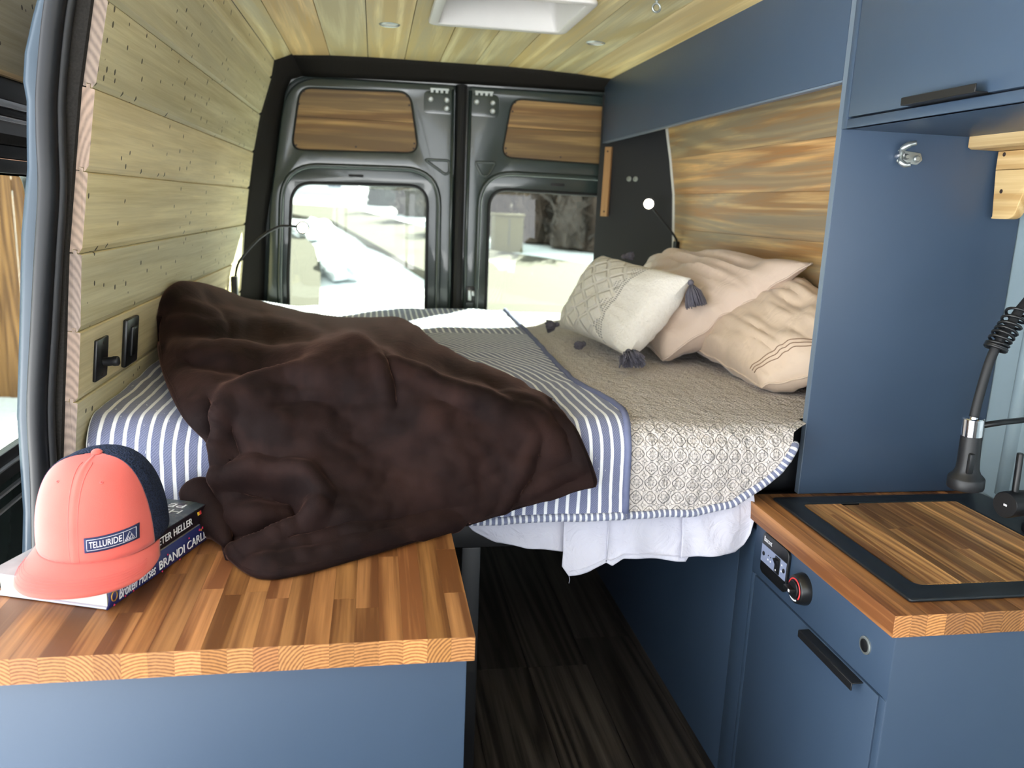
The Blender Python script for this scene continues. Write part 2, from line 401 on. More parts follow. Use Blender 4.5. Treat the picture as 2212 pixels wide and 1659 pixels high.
# right wall: headboard boards (lean mirrors the left side), metal body skin
wr = struct('wall_right', (1.3, 2.4, 0), 'right side wall of the van with warm pine headboard boards')
RP = [(1.222, .72), (1.217, .86), (1.212, .995), (1.206, 1.132), (1.198, 1.268), (1.190, 1.404), (1.172, 1.541), (1.150, 1.678), (1.122, 1.812), (1.10, 1.88)]
rc = [(1, 1, 1, 1), (1, 1, 1, 1), (1.04, 1.0, .92, 1), (1.0, .98, .9, 1), (.92, .92, .92, 1), (1.12, 1.0, .86, 1), (.92, .93, .9, 1), (.95, .94, .9, 1), (1, 1, 1, 1)]
for k in range(len(RP) - 1):
    (xa, za), (xb, zb) = RP[k], RP[k + 1]
    prism('board', [(xa, 1.648, za + .0008), (xa + .0012, 1.648, za), (xa + .02, 1.648, za), (xb + .02, 1.648, zb - .0002), (xb + .001, 1.648, zb - .0002), (xb, 1.648, zb - .001)], (0, 3.262 - 1.648, 0), 'pine_head', wr, color=rc[k])
tube('edge_strip', [V((x - .001, 3.497 - (x - .94) * 1.019 - .004, z)) for x, z in RP[1:-1]], .0065, 'white_trim', wr, 6)
box('body_skin', (1.395, -.95, 0), (1.43, 3.62, 2.0), 'wall_metal', wr)
# glossy pressed ribs of the bare body wall beside the sink
for y0, r in ((1.535, .020), (1.43, .03), (1.28, .022)):
    tube('rib', [(1.402, y0 + .012, .74), (1.398, y0 + .004, 1.05), (1.392, y0 - .010, 1.32), (1.372, y0 - .035, 1.50)], r, 'wall_metal', wr, 14)

# cab end behind the camera: windshield and side openings enlarged for light, B-pillar wall
wf_ = struct('wall_front', (.35, -2.2, 0), 'cab end of the van with windshield opening enlarged for light')
plate('windshield_frame', [(-.63, -.05), (1.43, -.05), (1.43, 2.0), (-.63, 2.0)], [rpoly([(-.58, .55), (1.38, .55), (1.34, 1.86), (-.54, 1.86)], .08)], lambda a, b, c: V((a, -2.0 + c, b)), .02, 'black_matte', wf_, .001)  # opening widened to bring in more light from the front
plate('cab_side', [(-2.0, -.05), (.20, -.05), (.20, 2.0), (-2.0, 2.0)], [rpoly([(-1.9, .03), (.02, .03), (.02, 1.75), (-1.6, 1.75)], .08)], lambda a, b, c: V((-.615 + c, a, b)), .02, 'black_matte', wf_, .001)  # left opening cut down to the sill, shaped to light the right cabinet
plate('cab_side', [(-2.0, -.05), (-.94, -.05), (-.94, 2.0), (-2.0, 2.0)], [rpoly([(-1.9, .6), (-1.0, .6), (-1.0, 1.65), (-1.7, 1.65)], .08)], lambda a, b, c: V((1.415 + c, a, b)), .02, 'black_matte', wf_, .001)
box('cab_roof', (-.63, -2.0, 1.88), (1.43, -.93, 1.90), 'white_trim', wf_)
box('cab_floor', (-.63, -2.0, -.05), (1.43, -.99, -.02), 'black_matte', wf_)
# rear body around the doors
DY = 3.55
def xz(Y): return lambda a, b, c: V((a, Y - c, b))
OPEN = rpoly([(-.470, .02), (1.18, .02), (1.18, .9), (1.07, 1.812), (-.352, 1.812), (-.440, 1.25), (-.462, .9)], [.02, .02, .02, .1, .1, .02, .02], 6)
wre = struct('wall_rear', (.35, 3.57, 0), 'body frame around the rear doors')
plate('body_frame', [(-.63, -.05), (1.43, -.05), (1.43, 2.0), (-.63, 2.0)], [OPEN], xz(3.585), .02, 'door_paint', wre, .001)
# charcoal carpet trim from the boards to the door opening (left pillar and header)
outer = [(-.556, .60), (-.546, .80), (-.530, .955), (-.517, 1.083), (-.505, 1.220), (-.486, 1.359), (-.466, 1.495), (-.437, 1.635), (-.394, 1.770), (-.381, 1.846), (-.312, 1.866), (-.171, 1.874), (.113, 1.877), (.388, 1.877), (.656, 1.873), (.803, 1.867), (.965, 1.858), (1.10, 1.83)]
inner = [(-.470, .60), (-.466, .80), (-.455, .955), (-.448, 1.083), (-.440, 1.220), (-.418, 1.359), (-.396, 1.495), (-.376, 1.635), (-.356, 1.740), (-.330, 1.792), (-.285, 1.808), (-.171, 1.810), (.113, 1.814), (.388, 1.817), (.656, 1.819), (.803, 1.820), (.965, 1.820), (1.10, 1.815)]
def loft(name, A, B, ya, yb, mat, parent, n=4, bow=.012):
    verts, faces = [], []; m = len(A)
    for i in range(n + 1):
        t = i / n
        for p, q in zip(A, B):
            verts.append((lerp(p[0], q[0], t), lerp(ya, yb, t), lerp(p[1], q[1], t)))
    for i in range(n):
        for k in range(m - 1): faces.append((i * m + k, i * m + k + 1, (i + 1) * m + k + 1, (i + 1) * m + k))
    return mk(name, verts, faces, mat, parent, True, solid=.004)
t1 = struct('trim_1', (-.44, 3.45, 1.2), 'charcoal carpet lining on the left rear pillar')
loft('carpet_strip', outer[:11], inner[:11], 3.385, 3.548, 'carpet', t1)
t2 = struct('trim_2', (.35, 3.45, 1.84), 'charcoal carpet lining above the rear doors')
loft('carpet_strip', outer[10:], inner[10:], 3.40, 3.548, 'carpet', t2)

# rear doors ---------------------------------------------------------
def rear_door(name, label, s, cx=.3535):
    """s = -1 left leaf, +1 right leaf (mirror about the centre gap)"""
    mx = lambda x: cx + s * x                # x measured from the gap outwards
    d = struct(name, (mx(.4), DY, 0), label)
    def mp(Y): return lambda a, b, c: V((mx(a), Y - c, b))
    lean = lambda pts: pts
    out = rpoly([(.028, .03), (.80, .03), (.80, .85), (.775, 1.3), (.700, 1.802), (.028, 1.808)], [.01, .02, .05, .05, .14, .02], 7)
    wood_o = rpoly([(.172, 1.532), (.688, 1.520), (.650, 1.764), (.212, 1.772)], [.055, .05, .05, .05], 7)
    win_big = rpoly([(.080, .2), (.745, .2), (.745, 1.0), (.725, 1.462), (.085, 1.470)], [.02, .02, .05, .15, .15], 8)
    win_sm = rpoly([(.132, .74), (.712, .74), (.712, 1.0), (.690, 1.392), (.132, 1.402)], [.05, .05, .05, .085, .085], 8)
    tri = rpoly([(.062, 1.508), (.152, 1.508), (.118, 1.452), (.092, 1.452)] if s > 0 else [(.045, 1.508), (.150, 1.508), (.06, 1.45), (.045, 1.46)], .014, 4)
    plate('inner_skin', out, [wood_o, win_big], mp(DY), .012, 'door_paint', d, .005)
    plate('window_recess', rpoly([(.05, .15), (.78, .15), (.77, 1.49), (.05, 1.49)], .05), [win_sm], mp(DY + .032), .012, 'door_paint', d, .004)
    plate('outer_skin', rpoly([(.003, .0), (.87, .0), (.87, .85), (.84, 1.3), (.78, 1.86), (.003, 1.86)], [.01, .02, .05, .05, .14, .02], 7), [win_sm], mp(DY + .055), .006, 'door_paint', d, .001)
    # pressed ridge round the window, seal and pane
    tube('pressed_ridge', [V((mx(a), DY - .005, b)) for a, b in win_big], .011, 'door_paint', d, 8, True)
    tube('window_seal', [V((mx(a), DY + .028, b)) for a, b in win_sm], .0075, 'rubber_dark', d, 8, True)
    plate('window_pane', rpoly([(.125, .735), (.72, .735), (.70, 1.41), (.125, 1.41)], .05), [], mp(DY + .045), .004, 'glass', d, .0005)
    tube('pressed_triangle', [V((mx(a), DY - .006, b)) for a, b in tri], .006, 'door_paint', d, 8, True)
    # wood insert: two boards
    ins = plate('insert_seal', rpoly([(.165, 1.524), (.695, 1.512), (.657, 1.771), (.206, 1.779)], .05), [], mp(DY + .018), .006, 'rubber_dark', d, .001)
    zs = 1.652 if s < 0 else 1.655
    def clip(poly, keep_above):
        res = []
        for i in range(len(poly)):
            a, b = poly[i - 1], poly[i]; ia = (a[1] > zs) == keep_above; ib = (b[1] > zs) == keep_above
            if ia != ib:
                t = (zs - a[1]) / (b[1] - a[1]); res.append((a[0] + (b[0] - a[0]) * t, zs + (.0007 if keep_above else -.0007)))
            if ib: res.append(b)
        return res
    io = rpoly([(.178, 1.536), (.683, 1.524), (.646, 1.760), (.216, 1.768)], .045, 7)
    for up, colr in ((True, (1.05, 1, .95, 1) if s > 0 else (.86, .84, .82, 1)), (False, (.9, .9, .88, 1) if s > 0 else (.98, .94, .86, 1))):
        pl = clip(io, up)
        prism('insert_board', [(mx(a), DY + .010 + (.0015 if up else 0), b) for a, b in pl], (0, -.008, 0), 'pine_door', d, colr)
    for a, b in ((.225, 1.755), (.635, 1.75), (.195, 1.55), (.668, 1.54), (.43, 1.545), (.192, 1.57), (.655, 1.70), (.215, 1.72)):
        lathe('screw', [(.004, 0), (.004, .0015), (.002, .002)], (mx(a), DY + .002, b), (0, -1, 0), 'steel_dark', d, 10)
    # hinge bracket plate, bolts, slots near the top
    lz = 1.786
    bm = bmesh.new()
    for q in range(4): b_box(bm, (mx(.092) - .036 + q * .02, DY - .016, lz - .012), (mx(.092) - .026 + q * .02, DY - .006, lz))
    b_box(bm, (mx(.092) - .038, DY - .014, lz - .002), (mx(.092) + .038, DY - .006, lz + .006), .001)
    bmo('hinge_clip', bm, 'zinc', d)
    for a, b in ((.062, 1.748), (.128 if s < 0 else .130, 1.748), (.062 if s < 0 else .130, 1.715)):
        lathe('bolt', [(.011, 0), (.011, .003), (.007, .005), (.007, .009)], (mx(a), DY - .006, b), (0, -1, 0), 'zinc', d, 12)
    plate('pressed_hinge_pad', rpoly([(.035, 1.69), (.155, 1.69), (.155, 1.78), (.035, 1.78)], .02), [], mp(DY - .004), .006, 'door_paint', d, .002)
    box('slot', (min(mx(.40), mx(.46)), DY + .024, 1.425), (max(mx(.40), mx(.46)), DY + .03, 1.436), 'rubber_dark', d, .002)
    tube('edge_bead', [(mx(.036), DY - .006, 1.79), (mx(.034), DY - .006, 1.3), (mx(.034), DY - .006, .3)], .007, 'door_paint', d, 8)
    return d
d1 = rear_door('door_1', 'left rear van door with wood insert and curved window', -1)
d2 = rear_door('door_2', 'right rear van door with wood insert and latch', 1)
box('latch_recess', (.392, 3.538, .915), (.432, 3.546, .985), 'black_plastic', d2, .003)
bm = bmesh.new(); b_box(bm, (.398, 3.520, .925), (.414, 3.539, .972), .003); b_box(bm, (.414, 3.526, .945), (.428, 3.539, .968), .003)
bmo('latch', bm, 'zinc', d2, True)
t3 = struct('trim_3', (.3535, 3.55, .9), 'black rubber seal between the rear doors')
prism('door_gap_seal', [(.331, 3.556, 0), (.338, 3.538, 0), (.350, 3.530, 0), (.362, 3.534, 0), (.374, 3.542, 0), (.376, 3.560, 0)], (0, 0, 1.812), 'rubber_dark', t3)

# sliding-door pillar at the left: carpet strip, bulky rubber seal, painted jamb
t4 = struct('trim_4', (-.52, 1.53, .7), 'charcoal carpet strip beside the sliding door opening')
JP = [(-.580, .60), (-.563, .80), (-.5475, .955), (-.535, 1.083), (-.5215, 1.220), (-.5025, 1.359), (-.483, 1.495), (-.455, 1.635), (-.405, 1.790), (-.36, 1.88)]
va, fa = [], []
wid = [.034, .032, .030, .028, .026, .024, .027, .031, .033, .034]
for i, ((x, z), wd) in enumerate(zip(JP, wid)):
    va += [(x + .006, 1.545, z), (x - .001, 1.531, z), (x - wd, 1.527, z), (x - wd - .01, 1.545, z)]
for i in range(len(JP) - 1):
    for k in range(3): fa.append((i * 4 + k, i * 4 + k + 1, i * 4 + 5 + k, i * 4 + 4 + k))
mk('carpet_strip', va, fa, 'carpet', t4, False)
t5 = struct('trim_5', (-.56, 1.51, .7), 'thick grey rubber door seal on the sliding door pillar')
SPN = [(-.618, .55), (-.602, .80), (-.596, .95), (-.578, 1.10), (-.563, 1.22), (-.549, 1.33), (-.545, 1.42), (-.538, 1.50), (-.512, 1.64), (-.46, 1.80), (-.40, 1.90)]
path = catmull([(x + .012, 1.514, z) for x, z in SPN], 6)
tube('seal_bulb', path, .0165, 'rubber', t5, 14)
tube('seal_lip', [p + V((.0175, .009, 0)) for p in path], .0085, 'rubber_dark', t5, 8)
tube('seal_base', [p + V((-.006, .012, 0)) for p in path], .011, 'rubber_dark', t5, 8)
t6 = struct('trim_6', (-.62, 1.55, .7), 'blue grey painted door jamb outside the rubber seal')
va, fa = [], []
JJ = [(-.652, .55), (-.632, .75), (-.628, .93), (-.612, 1.08), (-.595, 1.25), (-.577, 1.36), (-.573, 1.42), (-.569, 1.47), (-.572, 1.50), (-.566, 1.545), (-.550, 1.60), (-.53, 1.66), (-.49, 1.80), (-.42, 1.92)]
for x, z in JJ: va += [(x + .045, 1.535, z), (x + .012, 1.530, z), (x, 1.541, z), (x - .004, 1.600, z)]
for i in range(len(JJ) - 1):
    for k in range(3): fa.append((i * 4 + k, i * 4 + k + 1, i * 4 + 5 + k, i * 4 + 4 + k))
mk('jamb_skin', va, fa, 'jamb_paint', t6, True, solid=.002)

# open sliding door standing outside the wall
sl = struct('door_3', (-.73, 2.2, 0), 'open sliding door seen past the left pillar')
SX = -.735
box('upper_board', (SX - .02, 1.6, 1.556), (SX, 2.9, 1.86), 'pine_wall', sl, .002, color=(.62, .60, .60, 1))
box('upper_trim', (SX - .02, 1.6, 1.547), (SX + .004, 2.9, 1.556), 'pine_trim', sl)
box('black_rail', (SX - .03, 1.6, 1.503), (SX - .006, 2.9, 1.547), 'black_plastic', sl, .003)
box('bright_strip', (SX - .03, 1.6, 1.486), (SX + .006, 2.9, 1.500), 'silver', sl, .004)
box('grey_gasket', (SX - .03, 1.6, 1.470), (SX - .004, 2.9, 1.486), 'rubber', sl, .003)
box('bright_bead', (SX - .03, 1.6, 1.459), (SX + .002, 2.9, 1.466), 'silver', sl, .002)
box('dark_channel', (SX - .03, 1.6, 1.434), (SX - .008, 2.9, 1.459), 'black_plastic', sl)
box('felt_strip', (SX - .03, 1.6, 1.414), (SX, 2.9, 1.434), 'carpet', sl, .002)
box('rubber_band', (SX - .03, 1.6, 1.386), (SX - .005, 2.9, 1.413), 'rubber', sl, .003)
box('window_top_frame', (SX - .03, 1.6, 1.356), (SX - .002, 2.9, 1.384), 'black_plastic', sl, .003)
plate('window_frame', [(1.55, .74), (2.9, .74), (2.9, 1.36), (1.55, 1.36)], [rpoly([(1.5601, .800), (2.0, .800), (2.0, 1.358), (1.5601, 1.358)], [.01, .05, .05, .01])], lambda a, b, c: V((SX - .015 + c, a, b)), .02, 'black_plastic', sl, .002)
plate('window_pane', [(1.555, .79), (2.02, .79), (2.02, 1.36), (1.555, 1.36)], [], lambda a, b, c: V((SX - .016 + c, a, b)), .004, 'glass', sl, .0005)
box('frame_bead', (SX - .02, 1.55, .772), (SX + .004, 2.9, .776), 'silver', sl)
box('lower_panel', (SX - .03, 1.55, -.1), (SX - .006, 2.9, .765), 'door_paint', sl, .004)
box('panel_bead', (SX - .02, 1.55, .722), (SX + .003, 2.9, .727), 'silver', sl)
box('panel_bead', (SX - .02, 1.55, .690), (SX + .003, 2.9, .694), 'silver', sl)
box('step_well', (-.70, .2, -.12), (-.575, 1.6, -.05), 'black_matte', sl)
# ================================================================== FURNITURE
# ---- left counter: blue cabinet and butcher-block top
cab = thing('base_cabinet', 'blue painted cabinet under the left butcher block counter', 'cabinet', (-.2, 1.3, 0))
box('body', (-.555, 1.098, .0), (.130, 1.535, .681), 'paint', cab, .002)
box('front_panel', (-.568, 1.090, .0), (.137, 1.098, .681), 'paint', cab, .002)
top = thing('counter_top', 'butcher block counter top holding the cap and books', 'counter', (-.2, 1.3, .682))
SWD = .0345; x = .146; i = 0
shades = [.95, .92, 1.38, 1.12, .95, .90, 1.0, .98, .92, 1.05, .9, 1.33, .95, 1.08, .88, 1.1, .92, 1.0, .95, .9, 1.05, .98]
while x > -.57:
    x1 = x; x0 = max(x - SWD + .00015, -.572)
    ys = [1.072]
    y = 1.072 + random.uniform(.1, .42)
    while y < 1.44: ys.append(y); y += random.uniform(.14, .34)
    ys.append(1.533)
    if i == 2: ys = [1.072, 1.425, 1.533]
    for a, b in zip(ys, ys[1:]):
        k = shades[i % len(shades)] * random.uniform(.88, 1.1)
        if i == 2: k = 1.38 if a < 1.2 else .9
        box('stave', (x0, a + .0001, .682), (x1, b - .0001, .720 + random.uniform(-.0001, .0001)), 'block', top, 0, 1, color=(k, k * random.uniform(.96, 1.04), k * random.uniform(.9, 1.08), 1))
    x -= SWD; i += 1

# ---- right base cabinet
rcab = thing('base_cabinet', 'blue sink cabinet with flip-down front and control panel', 'cabinet', (1.1, 1.3, 0))
FX = .827
box('body', (FX + .012, 1.088, 0), (1.39, 1.60, .681), 'paint', rcab, .001)
box('side_panel', (FX, 1.078, 0), (1.39, 1.090, .681), 'paint', rcab, .0015)
box('upper_front', (FX - .001, 1.0785, .566), (FX + .013, 1.572, .681), 'paint', rcab, .0012)
box('end_stile', (FX - .001, 1.0785, 0), (FX + .013, 1.096, .5645), 'paint', rcab, .0012)
box('far_stile', (FX - .001, 1.557, 0), (FX + .013, 1.572, .5645), 'paint', rcab, .0012)
box('back_return', (FX + .004, 1.5725, 0), (FX + .020, 1.6495, .655), 'paint', rcab, .001)
fr = box('flap_front', (FX - .002, 1.0985, .02), (FX + .012, 1.5545, .5625), 'paint', rcab, .0012)
# black edge pull on the flap
bm = bmesh.new(); b_box(bm, (FX - .022, 1.140, .5585), (FX + .004, 1.322, .5605), .0006, 1); b_box(bm, (FX - .024, 1.140, .546), (FX - .0215, 1.322, .5605), .0006, 1)
bmo('edge_pull', bm, 'black_matte', fr, True)
# heater control plate
ctl = plate('control_plate', rrect(0, 0, .112, .092, .014), [], lambda a, b, c: V((FX - .005 - c, 1.470 - a, .6325 + b)), .007, 'black_plastic', rcab, .002)
M['ctl_grey'] = plain('control_grey', c3(140, 150, 178), .5, var=.02)
M['print_white'] = plain('white_print', c3(235, 236, 240), .6, var=.01)
M['red_print'] = plain('red_print', c3(222, 62, 66), .5, var=.03)
box('grey_band', (FX - .0095, 1.417, .6135), (FX - .0085, 1.523, .6515), 'ctl_grey', ctl)
text('lettering', 'Bascoot', .034, (FX - .0093, 1.516, .660), (0, -1, 0), (0, 0, 1), 'print_white', ctl, height=.011)
box('rocker_frame', (FX - .0115, 1.441, .6150), (FX - .0090, 1.461, .6500), 'black_matte', ctl, .001)
prism('rocker', [(FX - .011, 1.444, .6185), (FX - .013, 1.444, .6185), (FX - .0125, 1.444, .632), (FX - .019, 1.444, .6465), (FX - .011, 1.444, .6465)], (0, .014, 0), 'black_matte', ctl)
lathe('off_mark', [(.0022, 0), (.0022, .0004), (.0012, .0004), (.0012, 0)], (FX - .0131, 1.451, .6225), (-1, 0, 0), 'print_white', ctl, 12)
for y, z in ((1.512, .6325), (1.4245, .6325)): lathe('screw', [(.0048, 0), (.0048, .001), (.003, .0022)], (FX - .0095, y, z), (-1, 0, 0), 'black_matte', ctl, 12)
for y, z in ((1.492, .627), (1.481, .627), (1.434, .6405), (1.434, .6275)): box('print_mark', (FX - .0098, y - .002, z - .0018), (FX - .0094, y + .002, z + .0018), 'print_white', ctl)
for y, z in ((1.492, .636), (1.481, .636)): lathe('indicator', [(.0014, 0), (.0014, .0006)], (FX - .0095, y, z), (-1, 0, 0), 'black_matte', ctl, 8)
# rotary thermostat
ko = V((FX - .001, 1.357, .6265))
kn = lathe('rotary_base', [(.0315, 0), (.0315, .004), (.028, .018), (.0265, .020), (.0255, .0205)], ko, (-1, 0, 0), 'black_plastic', rcab, 36)
def arcpts(r, a0, a1, n, x): return [V((x, ko.y - r * math.sin(math.radians(a0 + (a1 - a0) * i / n)), ko.z + r * math.cos(math.radians(a0 + (a1 - a0) * i / n)))) for i in range(n + 1)]
tube('red_scale', arcpts(.0213, -78, 128, 30, ko.x - .0205), .0016, 'red_print', kn, 6)
tube('white_scale', arcpts(.0215, 150, 215, 10, ko.x - .0205), .0017, 'print_white', kn, 6)
lathe('dial', [(.0175, 0), (.0175, .003), (.0165, .004)], ko - V((.0205, 0, 0)), (-1, 0, 0), 'black_matte', kn, 28)
box('grip', (ko.x - .036, ko.y - .010, ko.z - .0045), (ko.x - .0235, ko.y + .016, ko.z + .0045), 'black_plastic', kn, .0015)
box('pointer', (ko.x - .0365, ko.y - .0095, ko.z - .001), (ko.x - .0358, ko.y - .004, ko.z + .004), 'print_white', kn)
# round push button
pb = lathe('push_button', [(.0155, 0), (.0155, .0025), (.0135, .0035), (.0115, .0035), (.0115, .001)], (FX - .001, 1.149, .6255), (-1, 0, 0), 'zinc', rcab, 28)
lathe('button_cap', [(.0110, 0), (.0110, .0022), (.0095, .003)], (FX - .002, 1.149, .6255), (-1, 0, 0), 'black_plastic', pb, 24)
# storage side wall continuing under the bed

# ---- right butcher-block top around the sink
rtop = thing('counter_top', 'butcher block counter top framing the black sink', 'counter', (1.1, 1.35, .682))
def stv(x0, x1, y0, y1, k=None):
    k = k or random.choice((.7, .95, 1.1, 1.35, 1.0, .8)) * random.uniform(.92, 1.08)
    box('stave', (x0 + .0001, y0 + .0001, .682), (x1 - .0001, y1 - .0001, .720 + random.uniform(-.0001, .0001)), 'block', rtop, .0004, 1, color=(k, k * random.uniform(.97, 1.03), k * random.uniform(.92, 1.06), 1))
SI = (.874, 1.370, 1.118, 1.590)     # cut-out
stv(.816, .846, 1.073, 1.632, 1.32); stv(.846, .874, 1.073, 1.632, 1.12)  # left staves brightened to stand in for light from the sliding door
x = .874
while x < 1.37:
    x1 = min(x + .034, 1.37)
    stv(x, x1, 1.073, SI[2]); stv(x, x1, SI[3], 1.632); x = x1
stv(1.37, 1.394, 1.073, 1.632)
# ---- black composite sink with a cutting board insert
sk = thing('kitchen_sink', 'black composite sink set into the right counter', 'sink', (1.12, 1.35, .70))
so = rpoly([(.868, 1.112), (1.384, 1.112), (1.384, 1.596), (.868, 1.596)], .008); si = rpoly([(.914, 1.162), (1.287, 1.162), (1.287, 1.552), (.914, 1.552)], .022)
plate('rim', so, [si], lambda a, b, c: V((a, b, .7235 + c)), .006, 'black_sink', sk, .0025)
bm = bmesh.new()
for (p, q) in zip(si, si[1:] + si[:1]):
    bm.faces.new([bm.verts.new(v) for v in ((*p, .722), (*q, .722), (*q, .56), (*p, .56))])
bm.faces.new([bm.verts.new((*p, .56)) for p in si]); bmesh.ops.remove_doubles(bm, verts=bm.verts[:], dist=1e-5)
bmo('basin', bm, 'black_sink', sk)
cb = thing('cutting_board', 'striped wooden cutting board fitted over the sink', 'cutting board', (1.1, 1.35, .70))
bx = [.9175, .938, .957, .972, 1.004, 1.022, 1.048, 1.072, 1.090, 1.124, 1.150, 1.172, 1.196, 1.222, 1.256, 1.284]
bk = [.80, 1.06, 1.10, 1.22, .72, .95, .80, .74, 1.04, .92, .86, 1.26, 1.0, 1.36, 1.14]
for i, (a, b) in enumerate(zip(bx, bx[1:])):
    ys = [1.1655, 1.5485]
    if i in (1,): ys = [1.1655, 1.49, 1.5485]
    if i in (5, 6, 7): ys = [1.1655, 1.405 + .006 * (i - 5), 1.5485]
    if i in (8,): ys = [1.1655, 1.30, 1.5485]
    for c, d in zip(ys, ys[1:]):
        if d > 1.54 and 4 <= i <= 5: d = 1.540
        if c < 1.17 and 12 <= i <= 13: c = 1.173
        k = bk[i] ** 1.8 * (random.uniform(.86, 1.12) if c > 1.2 else 1)
        if i in (5, 6, 7) and c > 1.3: k = .58
        box('stave', (a + .0001, c, .706), (b - .0001, d - .0002, .7255), 'board', cb, 0, 1, color=(k, k * .98, k * .94, 1))

# ---- tall partition panel, overhead cabinets
PY = 1.626
tp = thing('partition_panel', 'tall blue partition panel between the sink and the bed', 'panel', (1.1, PY, .72))
box('panel', (.948, PY, .721), (1.392, PY + .019, 1.852), 'paint', tp, .0012)
box('edge_band', (.9465, PY + .0012, .721), (.948, PY + .0178, 1.852), 'paint_edge', tp)
lt = thing('latch_bracket', 'small zinc latch bracket with wing nut on the blue partition', 'latch', (1.1, PY, 1.46))
plate('strap', rpoly([(1.078, 1.452), (1.125, 1.449), (1.136, 1.459), (1.130, 1.473), (1.078, 1.478)], .003), [], lambda a, b, c: V((a, PY - .003 - c, b)), .003, 'zinc', lt, .0006)
lathe('bolt', [(.0075, 0), (.0075, .004), (.005, .006)], (1.121, PY - .0045, 1.461), (0, -1, 0), 'zinc', lt, 8)
lathe('bolt', [(.006, 0), (.006, .006), (.004, .009)], (1.095, PY - .0045, 1.464), (0, -1, 0), 'zinc', lt, 8)
lathe('nut', [(.009, 0), (.009, .012), (.006, .016)], (1.080, PY - .004, 1.466), (-.2, -1, 0), 'chrome', lt, 16)
tube('wing', catmull([(1.078, PY - .016, 1.468), (1.074, PY - .024, 1.478), (1.084, PY - .030, 1.487), (1.096, PY - .033, 1.490)], 4), [.005] * 4 + [.0065] * 5 + [.005] * 4, 'zinc', lt, 8)
tube('wing', catmull([(1.078, PY - .016, 1.463), (1.073, PY - .024, 1.453), (1.080, PY - .030, 1.446), (1.089, PY - .034, 1.447)], 4), [.005] * 4 + [.0065] * 5 + [.005] * 4, 'zinc', lt, 8)

ov = thing('overhead_cabinet', 'long blue overhead cabinet above the bed pillows', 'cabinet', (1.05, 2.6, 1.61))
box('front', (.947, PY + .021, 1.611), (.962, 3.50, 1.856), 'paint', ov, .0012)
box('bottom_edge', (.947, PY + .021, 1.606), (.966, 3.50, 1.6108), 'paint_edge', ov, .001)
oc = thing('overhead_cabinet', 'blue overhead cabinet with black pull above the sink', 'cabinet', (1.1, 1.2, 1.51))
box('bottom', (.950, .0, 1.512), (1.392, PY - .001, 1.527), 'paint', oc, .001)
box('bottom_rail', (.945, .0, 1.512), (.962, 1.606, 1.5295), 'paint', oc, .001)
box('end_stile', (.945, 1.6065, 1.512), (.964, PY - .001, 1.852), 'paint', oc, .001)
dr = box('flap_door', (.945, .6, 1.5335), (.961, 1.604, 1.852), 'paint', oc, .0012)
box('inner_edge', (.962, .0, 1.53), (.970, 1.6, 1.534), 'seam', oc)
bm = bmesh.new(); b_box(bm, (.924, 1.212, 1.5325), (.953, 1.400, 1.5348), .0007, 1); b_box(bm, (.922, 1.212, 1.5325), (.9245, 1.400, 1.546), .0007, 1)
bmo('edge_pull', bm, 'black_matte', dr, True)

# ---- pine window trim beside the sink
wt = thing('window_trim', 'pale pine window trim corner screwed beside the sink wall', 'trim', (1.3, 1.55, 1.34))
prism('top_rail', [(1.238, 1.622, 1.513), (1.238, 1.622, 1.490), (1.246, 1.622, 1.486), (1.332, 1.622, 1.486), (1.332, 1.622, 1.511)], (0, -.75, 0), 'pine_trim', wt, (.92, .92, .9, 1))
yz = lambda a, b, c: V((1.318 + c, a, b))
def arcq(pts): return pts
plate('corner_board', [(1.617, 1.485), (1.617, 1.447), (1.30, 1.447), (1.30, 1.485)], [], yz, .022, 'pine_trim', wt, .0015, (1.06, 1.04, .98, 1))
plate('corner_board', [(1.617, 1.4465)] + rpoly([(1.612, 1.345), (1.545, 1.345), (1.527, 1.405), (1.490, 1.4465)], [.008, .02, .06, .001], 5), [], yz, .022, 'pine_trim', wt, .002, (1.02, .99, .9, 1))
for y, z in ((1.598, 1.478), (1.590, 1.402)): lathe('screw', [(.0045, 0), (.0045, .001), (.002, .0014)], (1.3075, y, z), (-1, 0, 0), 'steel_dark', wt, 12)

# ---- faucet
fc = thing('kitchen_faucet', 'matte black spring faucet with pull-down sprayer at the sink', 'faucet', (1.335, 1.36, .727))
FB = V((1.330, 1.365, .727))
lathe('base', [(.030, 0), (.030, .012), (.024, .018), (.0225, .15), (.0225, .40), (.018, .41)], FB, (0, 0, 1), 'black_matte', fc, 24)
lathe('valve_body', [(.0245, 0), (.0245, .020), (.0235, .021), (.0235, .023), (.026, .025), (.026, .067), (.0245, .069)], FB + V((-.046, -.012, .070)), V((-1, -.24, .02)), 'black_matte', fc, 28)
VA = FB + V((-.046, -.012, .070)); vd = V((-1, -.24, .02)).normalized()
box('mark', VA + vd * .0692 + V((-.0004, -.006, -.002)), VA + vd * .0692 + V((.0002, .005, .0022)), 'print_white', fc)
lathe('lever', [(.0062, 0), (.0062, .082), (.005, .084)], VA + vd * .045 + V((0, 0, .020)), (-.04, 0, 1), 'black_plastic', fc, 16)
SP = V((1.118, 1.33, .8365)); sdv = V((-.004, 0, 1)); sdv = V((.07, 0, 1)).normalized()
sdv = (V((1.113, 1.33, .978)) - V((1.1185, 1.33, .838))).normalized()
hd = lathe('spray_head', [(.026, 0), (.0315, .002), (.0325, .005), (.0325, .021), (.031, .024), (.024, .031), (.0205, .040), (.0195, .055), (.0185, .105)], SP, sdv, 'black_matte', fc, 32)
lathe('chrome_collar', [(.0185, .105), (.0192, .1055), (.0192, .138), (.017, .140)], SP, sdv, 'chrome', fc, 28)
lathe('ferrule', [(.0075, .140), (.0075, .146)], SP, sdv, 'chrome', fc, 16)
